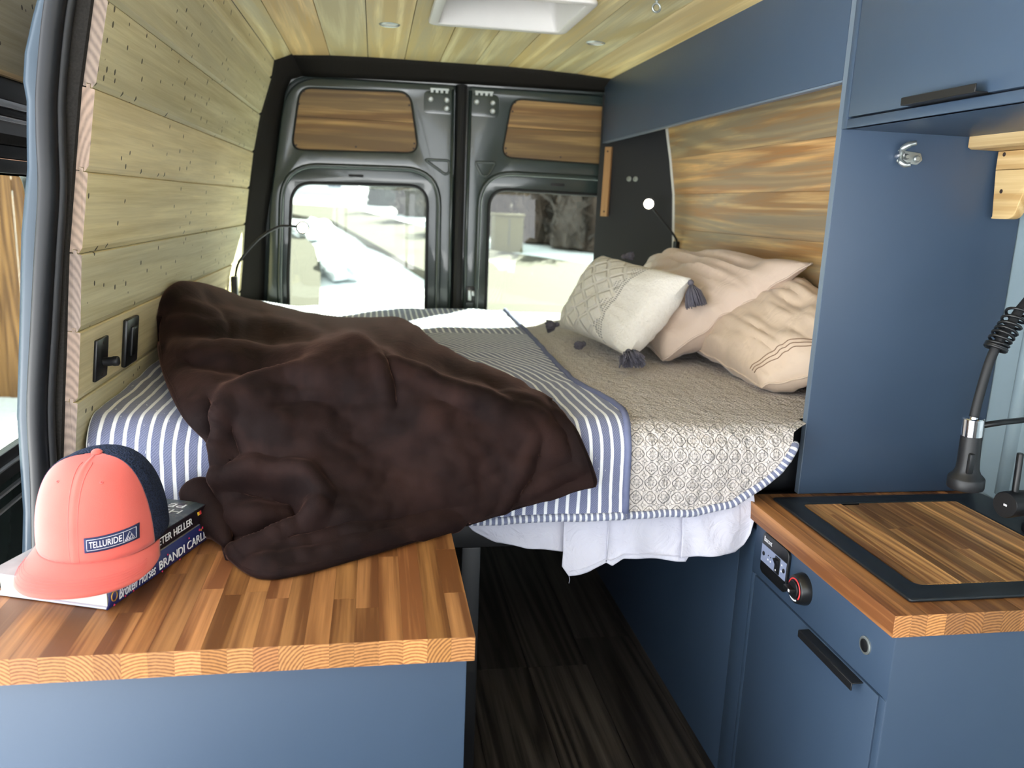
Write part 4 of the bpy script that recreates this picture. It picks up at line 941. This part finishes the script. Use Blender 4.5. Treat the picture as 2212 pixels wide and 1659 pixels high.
base_ = [[V(cols_[i][j][:3]) for i in range(nu)] for j in range(nv)]
verts = []
for j in range(nv):
    for i in range(nu):
        tu = base_[j][min(nu - 1, i + 1)] - base_[j][max(0, i - 1)]; tv = base_[min(nv - 1, j + 1)][i] - base_[max(0, j - 1)][i]
        n_ = tv.cross(tu); n_ = n_.normalized() if n_.length > 1e-9 else V((0, 0, 1))
        if n_.y > .3 and n_.z < .3: n_ = -n_
        if n_.z < -.2: n_ = -n_
        p, q = cols_[i][j][3:]
        e = sm(0, 6, i) * sm(0, 6, nu - 1 - i) * sm(0, 5, j) * sm(0, 8, nv - 1 - j)
        h = fold_h(p, q) * (.25 + .75 * e) + e * (.010 * nz(p / 90, q / 60, 3) + .004 * nz(p / 30, q / 25, 9))
        v = base_[j][i] + n_ * h
        # rolled soft hem
        v.z = max(v.z, .7235)
        v.x = max(v.x, interp(v.z, [(.66, -.548), (.955, -.521), (1.083, -.508), (1.22, -.497)]))
        verts.append(v)
faces = [(j * nu + i, j * nu + i + 1, (j + 1) * nu + i + 1, (j + 1) * nu + i) for j in range(nv - 1) for i in range(nu - 1)]
bk_ = thing('fleece_blanket', 'dark brown plush fleece blanket crumpled across the bed onto the counter', 'blanket', (-.05, 1.5, .72))
bo = mk('cloth', verts, faces, 'fleece', bk_, True)
so_ = bo.modifiers.new('s', 'SOLIDIFY'); so_.thickness = .012; so_.offset = -1
ring_ = [verts[i] for i in range((nv - 1) * nu, nv * nu, 3)]
tube('rolled_hem', [p + V((0, .004, .005)) for p in ring_], .010, 'fleece', bk_, 8)
tube('rolled_edge', [verts[j * nu + nu - 1] for j in range(14, nv, 3)], .009, 'fleece', bk_, 8)
tube('rolled_edge', [verts[j * nu] for j in range(2 * NB + 4, nv, 3)], .010, 'fleece', bk_, 8)
lob = catmull([(-.335, 1.545, .795), (-.322, 1.525, .782), (-.300, 1.49, .765), (-.272, 1.44, .748), (-.250, 1.39, .738)], 6)
tube('tucked_fold', lob, [.012, .021, .027, .031, .033, .034] + [.034] * 6 + [.031] * 6 + [.024, .021, .018, .015, .012, .010, .008], 'fleece', bk_, 14)

# pillows ---------------------------------------------------------------
def pillow(parent, name, c, th, mat, n=44, wr=.012, seed=0, sharp=.55, edge=.05, uvswap=False, pinch=.05, flip=False, sag=0):
    """c = four corners (u0v0, u1v0, u1v1, u0v1); a stuffed shell bulging to both sides"""
    c = [V(p) for p in c]; N = (c[1] - c[0]).cross(c[3] - c[0]).normalized(); N = -N if flip else N
    def pt(u, v, sgn):
        U, W = 2 * u - 1, 2 * v - 1
        uu = .5 + .5 * U * (1 - pinch * (1 - W * W)) ; vv = .5 + .5 * W * (1 - pinch * (1 - U * U))
        p = c[0] * (1 - uu) * (1 - vv) + c[1] * uu * (1 - vv) + c[2] * uu * vv + c[3] * (1 - uu) * vv
        f = (max(0, 1 - abs(U) ** 2.6) * max(0, 1 - abs(W) ** 2.6)) ** sharp
        rim = max(abs(U), abs(W)); creases = wr * nz(u * 5 + seed, v * 4, seed) * f + wr * .8 * abs(nz(u * 9 + seed, v * 3, seed + 4)) * f + wr * .6 * nz(U * 4 + seed, W * 4, 2) * sm(.55, .95, rim) 
        p = p + N * sgn * (th * f) + N * creases
        p.z -= sag * f
        return p
    verts, uvs = [], []
    for sgn in (1, -1):
        for j in range(n):
            for i in range(n):
                u, v = i / (n - 1), j / (n - 1); verts.append(pt(u, v, sgn)); uvs.append((v, u) if uvswap else (u, v))
    faces = []
    for s in (0, 1):
        o = s * n * n
        for j in range(n - 1):
            for i in range(n - 1):
                q = (o + j * n + i, o + j * n + i + 1, o + (j + 1) * n + i + 1, o + (j + 1) * n + i); faces.append(q if s == 0 else q[::-1])
    me = bpy.data.meshes.new(name); me.from_pydata([tuple(v) for v in verts], [], faces); l = me.uv_layers.new(name='uv')
    for p in me.polygons:
        for li, vi in zip(p.loop_indices, p.vertices): l.data[li].uv = uvs[vi]
    bm = bmesh.new(); bm.from_mesh(me); bpy.data.meshes.remove(me); bmesh.ops.remove_doubles(bm, verts=bm.verts[:], dist=.0006)
    o = bmo(name, bm, mat, parent, True)
    rim = [pt(i / 30, 0, 1) for i in range(30)] + [pt(1, i / 30, 1) for i in range(30)] + [pt(1 - i / 30, 1, 1) for i in range(30)] + [pt(0, 1 - i / 30, 1) for i in range(30)]
    return o, rim, pt
pa = thing('bed_pillow', 'rose beige pillow leaning on the wood headboard behind the others', 'pillow', (.98, 2.6, .91), 'sateen bed pillows')
o, rim, _ = pillow(pa, 'pillow_case', [(.840, 2.27, .905), (1.160, 2.060, 1.212), (1.085, 2.95, 1.190), (.86, 2.95, .93)], .105, 'rose_beige', 60, .030, 3, .5, pinch=.06, flip=True)
tube('side_seam', rim, .003, 'rose_beige', pa, 6, True)
pb_ = thing('bed_pillow', 'beige pillow with stitched hem lying against the blue partition', 'pillow', (1.08, 2.1, .91), 'sateen bed pillows')
o, rim, pf = pillow(pb_, 'pillow_case', [(.968, 1.893, .908), (1.196, 1.685, 1.03), (1.196, 2.16, 1.165), (.955, 2.40, .935)], .085, 'beige', 60, .022, 8, .45, pinch=.03)
tube('side_seam', rim, .003, 'beige', pb_, 6, True)
M['stitch'] = plain('brown_stitching', c3(150, 122, 100), .9)
for k, vv in enumerate((.085, .105, .125)):
    tube('stitch_line', [pf(u, vv, 1) + V((-.001, -.001, .0015)) for u in [.03 + i * .94 / 40 for i in range(41)]], .0012, 'stitch', pb_, 5)
pc = thing('throw_pillow', 'square white knit throw pillow with grey tassels', 'pillow', (.75, 2.45, .93))
CC = [(.640, 2.765, .925), (.710, 2.215, .925), (.895, 2.245, 1.150), (.790, 2.80, 1.175)]
o, rim, pk_ = pillow(pc, 'cushion', [CC[0], CC[3], CC[2], CC[1]], .088, 'knit', 48, .010, 5, .42, uvswap=True, pinch=.06)
def tassel(p, d, L=.055, w=.03):
    d = V(d).normalized(); f = frame(d); vs_, fs_ = [], []
    rnd = random.Random(int(p[0] * 1e4))
    for k in range(120):
        a = rnd.random() * 6.283; r = w * math.sqrt(rnd.random())
        e = V(p) + f @ V((r * math.cos(a), r * math.sin(a), L * rnd.uniform(.85, 1.08)))
        e.z = max(e.z, .905)
        mid = V(p) + f @ V((r * .75 * math.cos(a), r * .75 * math.sin(a), L * .45)); mid.z = max(mid.z, .91)
        v_, f_, _ = tube_data([V(p) + d * .004, mid, e], .0019, 4, base=len(vs_)); vs_ += v_; fs_ += f_
    t = mk('tassel', vs_, fs_, 'yarn', pc, True)
    lathe('knot', [(.004, -.006), (.009, 0), (.009, .006), (.006, .009)], p, d, 'yarn', t, 12)
tassel((.893, 2.240, 1.140), (.22, -.25, -.9), .070, .030)
tassel((.706, 2.190, .945), (0, -.75, -.45), .055, .040)
tassel((.632, 2.775, .935), (-.9, .1, -.25), .04, .024)
tassel((.650, 2.47, .918), (-.7, -.6, -.1), .035, .014)
tassel((.835, 2.72, 1.178), (.6, -.5, .1), .035, .014)
# ================================================================== BOOKS AND CAP
M['navy_cover'] = plain('navy_dust_jacket', c3(28, 34, 84), .35, var=.12, scale=18)
M['jacket_white'] = plain('white_jacket', c3(214, 220, 240), .5, var=.03)
M['paper'] = None
m = NT('page_block'); z_ = m.sep(m.obj())[2]
m.set(Base_Color=m.mix(m.noise(m.vm('MULTIPLY', m.obj(), (8, 8, 900)), 1.0, 2), c3(226, 218, 200), c3(244, 238, 226)), Roughness=.9); M['paper'] = m.m
m = NT('dark_cover_art'); v = m.obj(); f = m.noise(v, 14, 4, .6, 1.6)
m.set(Base_Color=m.ramp(f, [(.30, c3(18, 24, 34)), (.48, c3(38, 52, 54)), (.56, c3(86, 92, 82)), (.62, c3(52, 30, 40)), (.8, c3(20, 22, 30))]), Roughness=.3); M['art_cover'] = m.m
M['dark_spine'] = plain('dark_spine', c3(30, 22, 30), .35, var=.2)
M['gold'] = plain('gold_print', c3(196, 148, 62), .4, .3); M['yellow'] = plain('yellow_print', c3(240, 196, 60), .5); M['pink'] = plain('pink_print', c3(214, 50, 96), .5)
M['grey_jacket'] = plain('grey_jacket_photo', c3(140, 136, 138), .4, var=.5, scale=24)
SD = V((.104, .291, 0)).normalized(); WD = V((-SD.y, SD.x, 0)); Z = V((0, 0, 1))
def quad_box(name, o, a, b, c, mat, parent, bev=.0006):
    vs_ = [o, o + a, o + a + b, o + b]; return prism(name, vs_, c, mat, parent, bev=bev, smooth=False)
# lower book
B0 = V((-.388, 1.199, .7215)); BL, BW, BT = .305, .190, .036
b1 = thing('hardcover_book', 'thick navy hardcover book at the bottom under the coral cap', 'book', B0 + SD * .15 + WD * .1, 'books on the counter')
quad_box('back_cover', B0 - SD * .002, SD * (BL + .004), WD * BW, Z * .0025, 'jacket_white', b1)
quad_box('pages', B0 + WD * .004 + SD * .003 + Z * .0026, SD * (BL - .006), WD * (BW - .010), Z * (BT - .0054), 'paper', b1)
quad_box('front_cover', B0 - SD * .002 + Z * (BT - .0027), SD * (BL + .004), WD * (BW + .012), Z * .0025, 'grey_jacket', b1)
n_ = 8; vs_ = []
for k in range(n_ + 1):
    t = k / n_; vs_.append((B0 - WD * (.006 * math.sin(math.pi * t)) + Z * BT * t))
sp_ = mk('spine', [p - SD * .0025 for p in vs_] + [p + SD * (BL + .0025) for p in vs_] + [p - SD * .0025 + WD * .003 for p in vs_] + [p + SD * (BL + .0025) + WD * .003 for p in vs_], [(k, n_ + 1 + k, n_ + 2 + k, k + 1) for k in range(n_)] + [(k + 2 * n_ + 2, k, k + 1, k + 2 * n_ + 3) for k in range(n_)], 'navy_cover', b1, True)
SO = B0 - WD * .0066
text('lettering', 'BRANDI CARLILE', .156, SO + SD * .118 + Z * .0100, SD, Z, 'print_white', sp_, height=.0150, depth=.0008)
text('lettering', 'Broken Horses', .092, SO + SD * .016 + Z * .0090, SD, Z, 'print_white', sp_, height=.0170, shear=.35, depth=.0008)
tube('emblem', [SO + SD * (.006 + .0065 * math.cos(a)) + Z * (.0195 + .0075 * math.sin(a)) for a in [i * math.pi / 8 for i in range(16)]], .0009, 'gold', sp_, 5, True)
for d_, h_ in ((.004, .006), (.030, .008), (.05, .007), (.125, .005), (.142, .027), (.205, .030), (.175, .004)): lathe('print_spot', [(.0016, 0), (.0016, .0008)], SO + SD * d_ + Z * h_, -WD, 'pink', sp_, 8)
for d_ in (.238, .243, .248): lathe('print_spot', [(.0022, 0), (.0022, .0008)], SO + SD * d_ + Z * (.029 + .002 * ((d_ * 200) % 2)), -WD, 'pink' if d_ != .243 else 'gold', sp_, 8)
# upper book
T0 = B0 + Z * (BT + .0006) + SD * .088 + WD * .004; TL, TW, TT = .197, .150, .0275
b2 = thing('paperback_book', 'dark cover book on top of the navy hardcover', 'book', T0 + SD * .12 + WD * .08, 'books on the counter')
quad_box('back_cover', T0, SD * TL, WD * TW, Z * .0012, 'dark_spine', b2)
quad_box('pages', T0 + WD * .002 + SD * .002 + Z * .0013, SD * (TL - .004), WD * (TW - .004), Z * (TT - .0028), 'paper', b2)
fcv = quad_box('front_cover', T0 + Z * (TT - .0013), SD * TL, WD * TW, Z * .0013, 'art_cover', b2)
sp2 = quad_box('spine', T0 - WD * .0012, SD * TL, WD * .0012, Z * TT, 'dark_spine', b2, .0004)
text('lettering', 'PETER HELLER', .108, T0 - WD * .0014 + SD * .036 + Z * .0075, SD, Z, 'print_white', sp2, height=.0125, depth=.0006)
text('lettering', 'PETER', .092, T0 + Z * TT + SD * .178 + WD * .028, WD, -SD, 'print_white', fcv, height=.016, depth=.0004)
text('lettering', 'HELLER', .110, T0 + Z * TT + SD * .152 + WD * .020, WD, -SD, 'print_white', fcv, height=.016, depth=.0004)
for k, (cc, mt_) in enumerate(((.162, 'yellow'), (.167, 'red_print'))): prism('print_mark', [T0 - WD * .0016 + SD * cc + Z * .016, T0 - WD * .0016 + SD * (cc + .006) + Z * .016, T0 - WD * .0016 + SD * (cc + .005) + Z * .023, T0 - WD * .0016 + SD * (cc - .002) + Z * .023], -WD * .0004, mt_, sp2)

# trucker cap: local frame x right, y back, z up
m = NT('coral_cotton'); v = m.obj()
m.set(Base_Color=m.mix(m.noise(v, 9, 3), c3(198, 86, 79), c3(212, 106, 95)), Roughness=.85, Specular_IOR_Level=.15, Sheen_Weight=.2); m.bump(m.noise(v, 900, 2), .25, .0008); M['coral'] = m.m
m = NT('navy_mesh'); v = m.obj()
vo = m.n('ShaderNodeTexVoronoi'); vo.inputs['Scale'].default_value = 330; m.put(vo.inputs['Vector'], v)
m.set(Base_Color=m.mix(m.ramp(vo.outputs['Distance'], [(.2, 0.0), (.55, 1.0)]), c3(10, 14, 26), c3(40, 50, 74)), Roughness=.8, Specular_IOR_Level=.2); m.bump(vo.outputs['Distance'], .8, .002); M['navy_mesh'] = m.m
M['navy_patch'] = plain('navy_patch', c3(30, 40, 78), .8, var=.1, scale=200); M['coral_stitch'] = plain('coral_stitch', c3(214, 96, 92), .9)
ca = thing('trucker_cap', 'coral trucker cap with navy mesh back resting on the books', 'cap', (-.44, 1.33, .785))
fa_ = math.radians(-6); ftilt = math.radians(9)
CM = Matrix.Translation((-.432, 1.345, .793)) @ Matrix.Rotation(fa_, 4, 'Z') @ Matrix.Rotation(ftilt, 4, 'X')
CA, CB, CH = .0945, .108, .128
def crown(th, ph):
    """th: 0 = front (-y); ph: 0 = rim, 1 = top"""
    a = ph * math.pi / 2; front = .5 + .5 * math.cos(th)
    r = math.cos(a) ** (.62 if front > .5 else .72); h = math.sin(a) ** (.95)
    x = CA * math.sin(th) * r; y = -CB * math.cos(th) * r + .012 * h
    z = CH * h + .006 * front * math.sin(a * 2) - .012 * (1 - front) * (1 - h)
    return V((x, y, z))
def cap_patch(name, t0, t1, p0, p1, nt, np_, mat, off=0, seam=False):
    def fn(u, v):
        th = lerp(t0, t1, u); p = crown(th, lerp(p0, p1, v)); q = V((p.x, p.y, max(p.z, .02) - .01)).normalized()
        o = off
        if seam: o += .0012 * math.exp(-((th * math.cos(lerp(p0, p1, v) * 1.2)) / .035) ** 2)
        return CM @ (p + q * o)
    v, f = grid(nt, np_, fn); return mk(name, v, f, mat, ca, True, solid=.0015)
FT = math.radians(72)
cap_patch('front_panel', -FT, FT, 0, .995, 60, 30, 'coral', .0012, True)
cap_patch('mesh_back', FT - .01, 2 * math.pi - FT + .01, 0, .995, 70, 30, 'navy_mesh')
for s in (-1, 1): tube('panel_seam', [CM @ (crown(s * FT, p) * 1.012) for p in [i / 24 for i in range(24)]], .0014, 'navy_mesh', ca, 6)
for s in (-.007, .007): tube('stitch_line', [CM @ (crown(s / max(.03, math.cos(p * 1.5) * .1), p) * 1.0165) for p in [i / 24 * .93 for i in range(24)]], .0005, 'coral_stitch', ca, 5)
lathe('button', [(.0085, 0), (.0085, .003), (.006, .0058), (.002, .0066)], CM @ V((0, .010, CH + .001)), CM.to_3x3() @ V((0, 0, 1)), 'coral', ca, 20)
for s in (-1, 1):
    p = crown(s * .50, .62); lathe('eyelet', [(.0028, 0), (.0028, .0008), (.0012, .0012), (.0012, 0)], CM @ (p * 1.014), CM.to_3x3() @ (p.normalized()), 'coral_stitch', ca, 12)
# brim
def brim(u, v, dz=0):
    th = lerp(-math.radians(80), math.radians(80), u); p = crown(th, .0)
    ext = .074 * math.cos(th * 1.02) ** .42 if abs(th) < 1.52 else 0
    ext = .074 * max(0, math.cos(th * 1.1)) ** .38
    d = V((math.sin(th) * .28, -1, 0)).normalized()
    q = p + d * ext * v
    q.z += -.010 * v - .62 * (abs(q.x) ** 2.0) * (1.2 + 1.3 * v) + .004 + dz
    return CM @ q
v1, f1 = grid(56, 14, lambda u, v: brim(u, v)); o = mk('brim', v1, f1, 'coral', ca, True); sm_ = o.modifiers.new('s', 'SOLIDIFY'); sm_.thickness = .0035; sm_.offset = 1
for k in range(5):
    vv = .93 - k * .085
    tube('brim_stitch', [brim(.10 + .80 * i / 50, vv * (1 - .10 * abs(2 * i / 50 - 1) ** 6), .0040) for i in range(51)], .00028, 'coral_stitch', ca, 4)
# woven patch on the wearer's left front panel
def on_crown(x, z, lift):
    th, ph = math.asin(max(-.98, min(.98, x / CA))), .2
    for _ in range(25):
        p = crown(th, ph); e = .001; pa1 = crown(th + e, ph); pb1 = crown(th, ph + e)
        a, b, c, d = (pa1.x - p.x) / e, (pb1.x - p.x) / e, (pa1.z - p.z) / e, (pb1.z - p.z) / e
        det = a * d - b * c; rx, rz = x - p.x, z - p.z
        if abs(det) < 1e-9: break
        th += max(-.2, min(.2, (d * rx - b * rz) / det)); ph += max(-.1, min(.1, (a * rz - c * rx) / det)); ph = max(.01, min(.9, ph))
    e = .002; p = crown(th, ph); n = (crown(th + e, ph) - p).cross(crown(th, ph + e) - p).normalized()
    if n.dot(V((p.x, p.y, .03))) < 0: n = -n
    return p + n * lift
PX0, PX1, PZ0, PZ1 = .015, .077, .0195, .0425
pv, pf_ = grid(14, 6, lambda u, v: CM @ on_crown(lerp(PX0, PX1, u), lerp(PZ0, PZ1, v), .0028))
pt_ = mk('woven_patch', pv, pf_, 'navy_patch', ca, True, solid=.0012)
def wrapped_text(s_, x0, x1, z0, z1, mat):
    t = text('lettering', s_, x1 - x0, (x0, 0, z0), (1, 0, 0), (0, 0, 1), mat, pt_, height=z1 - z0, depth=.0004)
    bm = bmesh.new(); bm.from_mesh(t.data)
    for q in bm.verts: q.co = CM @ on_crown(q.co.x, q.co.z, .0036 + abs(q.co.y) * .5)
    bm.to_mesh(t.data); bm.free()
wrapped_text('TELLURIDE', .0215, .0595, .0265, .0360, 'print_white')
def wline(pts, r=.0003):
    tube('patch_line', [CM @ on_crown(x, z, .0036) for x, z in pts], r, 'print_white', pt_, 5)
zl, zh, xa_, xb_, xc_ = .0232, .0392, .0185, .0612, .0738
for z in (zl, zh): wline([(lerp(xa_, xc_, k / 8), z) for k in range(9)])
for x in (xa_, xb_, xc_): wline([(x, lerp(zl, zh, k / 3)) for k in range(4)])
wline([(.0628, .0250), (.0675, .0368), (.0722, .0250)]); wline([(.0648, .0250), (.0662, .0305), (.0676, .0250)]); wline([(.0670, .0250), (.0692, .0318), (.0706, .0250)]); wline([(.0628, .0250), (.0722, .0250)])

# ================================================================== OUTSIDE
m = NT('snow'); v = m.obj()
m.set(Base_Color=m.mix(m.noise(v, .6, 4), c3(226, 232, 240), c3(246, 248, 250)), Roughness=.8, Specular_IOR_Level=.2); m.bump(m.noise(v, 1.5, 5, .6), .6, .2); M['snow'] = m.m
m = NT('sunlit_road'); v = m.obj()
m.set(Base_Color=m.mix(m.noise(m.vm('MULTIPLY', v, (1, .3, 1)), 1.2, 4), c3(60, 56, 45), c3(72, 67, 54)), Roughness=.9); M['road'] = m.m
M['twig'] = plain('bare_twig', c3(74, 60, 52), .9, var=.5, scale=3); M['twig_grey'] = plain('grey_twig', c3(86, 78, 74), .9, var=.5, scale=3)
M['bark_dark'] = plain('dark_evergreen', c3(44, 48, 46), .9, var=.4, scale=3)
M['house_white'] = plain('house_siding', c3(214, 216, 222), .8, var=.05); M['roof_dark'] = plain('roof_shingle', c3(196, 204, 216), .8); M['window_dark'] = plain('house_window', c3(52, 64, 96), .3)
M['fence_wood'] = wood('cedar_fence', c3(160, 116, 70), c3(96, 64, 38), axis=2, rough=.8)
M['tan_box'] = plain('tan_utility_box', c3(104, 95, 64), .7)
def gz(y): return -.65 + .05 * max(0, y - 4)
sn = bpy.data.objects
gv = []; ys_ = [-25, 4] + [4 + 2.2 * i for i in range(1, 28)]; xs_ = [-60 + 3 * i for i in range(41)]
for y in ys_:
    for x in xs_: gv.append((x, y, gz(y) + (.10 * nz(x * .3, y * .3) if y > 5 else 0)))
W_ = len(xs_)
gr = mk('ground', gv, [(j * W_ + i, j * W_ + i + 1, (j + 1) * W_ + i + 1, (j + 1) * W_ + i) for j in range(len(ys_) - 1) for i in range(W_ - 1)], 'snow', None, True); tag(gr, 'snow covered ground outside the rear windows', kind='structure')
def slab(name, pts, mat, label):
    pts = [p for p in pts]; bm = bmesh.new(); f = bm.faces.new([bm.verts.new((x, y, gz(y) + .14)) for x, y in pts])
    r = bmesh.ops.extrude_face_region(bm, geom=[f]); bmesh.ops.translate(bm, vec=(0, 0, -.5), verts=[g for g in r['geom'] if isinstance(g, bmesh.types.BMVert)])
    return tag(bmo(name, bm, mat), label, kind='structure')
slab('road', [(-9.5, 50), (-4.02, 36.44), (-.92, 34.93), (1.64, 25.79), (2.79, 19.97), (4.87, 17.34), (9.5, 15.2), (9, 5.2), (1.0, 5.2), (1.29, 11.95), (1.0, 15.48), (.66, 16.94), (-.35, 22.37), (-1.3, 27.35), (-3.43, 31.0), (-9.5, 43)], 'road', 'tan sunlit road curving behind the van')
slab('driveway', [(-2.72, 24.55), (-1.93, 22.73), (-1.35, 19.55), (-.97, 15.44), (-.76, 11.76), (-.5, 6), (-1.2, 6), (-3.4, 22)], 'road', 'tan driveway edge behind the left rear window')
def snow_lump(label, c, r, seed):
    bm = bmesh.new(); bmesh.ops.create_icosphere(bm, subdivisions=4, radius=1)
    for q in bm.verts:
        k = 1 + .25 * nz(*(q.co * 2.2 + V((seed, 0, 0)))) + .1 * nz(*(q.co * 6 + V((seed, 0, 0)))); q.co = V(c) + V((q.co.x * r[0], q.co.y * r[1], max(-.2, q.co.z) * r[2])) * k
    return tag(bmo('snow_bank', bm, 'snow', None, True), label, 'snow bank', 'snow banks by the road')
for i, (lb, c, r) in enumerate((('lumpy snow bank in the middle of the left rear window', (-.55, 17.0, gz(17.0)), (.55, 2.0, .42)), ('low snow bank near the bottom of the left rear window', (.15, 12.4, gz(12.4)), (.7, 1.2, .28)), ('small far snow bank beside the road bend', (-1.7, 24, gz(24)), (.6, 2.6, .45)))): snow_lump(lb, c, r, i * 7)
def shrub(name, label, c, r, mat, seed, cnt=900):
    rnd = random.Random(seed); vs_, fs_ = [], []
    for k in range(cnt):
        a = rnd.random() * 6.283; el = math.asin(rnd.random() ** .8); rr = rnd.random() ** .4
        p = V((c[0] + r[0] * rr * math.cos(a) * math.cos(el), c[1] + r[1] * rr * math.sin(a) * math.cos(el), c[2] + r[2] * rr * math.sin(el)))
        d = V((rnd.gauss(0, .5), rnd.gauss(0, .5), rnd.random() + .2)).normalized(); L = rnd.uniform(.25, .6); w_ = rnd.uniform(.02, .06)
        s_ = d.orthogonal().normalized() * w_; n0 = len(vs_); vs_ += [p - s_, p + s_, p + d * L + s_ * .3, p + d * L - s_ * .3]; fs_.append((n0, n0 + 1, n0 + 2, n0 + 3))
    th = thing(name, label, 'shrub', c, 'bare shrubs across the road')
    fo = mk('twigs', vs_, fs_, mat, th)
    bm = bmesh.new(); bmesh.ops.create_icosphere(bm, subdivisions=3, radius=1)
    for q in bm.verts: q.co = V(c) + V((q.co.x * r[0] * .8, q.co.y * r[1] * .8, max(0, q.co.z) * r[2] * .82)) * (1 + .3 * nz(*(q.co * 2.5 + V((seed, 1, 0)))))
    bmo('mass', bm, mat, th, True)
SH = [('dense_shrub', 'dark evergreen shrub at the top of the left rear window', (.55, 40, 1.05), (1.0, 1.2, 2.6), 'bark_dark'), ('bare_shrub', 'grey bare shrub behind the left rear window, right of the dark one', (1.9, 34, .8), (1.2, 1.4, 2.4), 'twig_grey'), ('bare_shrub', 'brown bare shrub at the right edge of the left rear window', (2.75, 30.5, .62), (1.0, 1.4, 2.6), 'twig'),
      ('bare_shrub', 'tall brown shrub behind the tan utility box', (3.75, 26, .4), (1.2, 1.5, 2.6), 'twig'), ('bare_shrub', 'brown bare shrub in the middle of the right rear window', (4.75, 24, .36), (.9, 1.2, 2.8), 'twig'), ('bare_shrub', 'grey bare shrub right of the middle in the right rear window', (5.45, 22.6, .3), (.8, 1.2, 2.6), 'twig_grey'), ('bare_shrub', 'brown bare shrub beside the corner panel edge of the right rear window', (6.3, 22, .25), (1.0, 1.4, 3.0), 'twig')]
for i, (nm, lb, c, r, mt_) in enumerate(SH): shrub(nm, lb, c, r, mt_, i + 3)
ub = thing('utility_box', 'tan utility box across the road in the right rear window', 'utility box', (3.43, 21.6, gz(21.6)))
box('body', (3.05, 21.2, gz(21.6) - .1), (3.80, 22.0, gz(21.6) + .86), 'tan_box', ub, .03); box('lid', (3.02, 21.16, gz(21.6) + .86), (3.83, 22.04, gz(21.6) + .92), 'tan_box', ub, .02); box('door_seam', (3.42, 21.19, gz(21.6) + .1), (3.43, 21.2, gz(21.6) + .8), 'window_dark', ub)
ho = thing('house', 'white house far behind the left rear window', 'house', (-3.2, 50, gz(50)))
box('wall', (-7.5, 48, gz(48) - .6), (-.9, 54, gz(48) + 3.2), 'house_white', ho)
prism('roof', [(-7.9, 47.6, gz(48) + 3.2), (-.5, 47.6, gz(48) + 3.2), (-.5, 51, gz(48) + 5.4), (-7.9, 51, gz(48) + 5.4)], (0, .2, .2), 'roof_dark', ho)
for x in (-6.2, -4.4, -2.2):
    wf = box('window', (x - .45, 47.94, gz(48) + .35), (x + .45, 48.0, gz(48) + 1.65), 'house_white', ho); box('pane', (x - .36, 47.92, gz(48) + .45), (x + .36, 47.945, gz(48) + 1.55), 'window_dark', wf)
# wooden fence seen through the sliding door window
fe = thing('wood_fence', 'brown wooden fence seen through the sliding door window', 'fence', (-4.2, 7.6, gz(7.6)))
for i in range(60):
    x = -11.5 + i * .152; k = random.uniform(.75, 1.2)
    box('board', (x, 7.6 + random.uniform(0, .02), gz(7.6) - .1), (x + .146, 7.63, 1.75 + random.uniform(-.02, .02)), 'fence_wood', fe, color=(k, k, k, 1))
for z in (-.1, 1.3): box('rail', (-11.5, 7.63, z), (-2.4, 7.69, z + .09), 'fence_wood', fe)
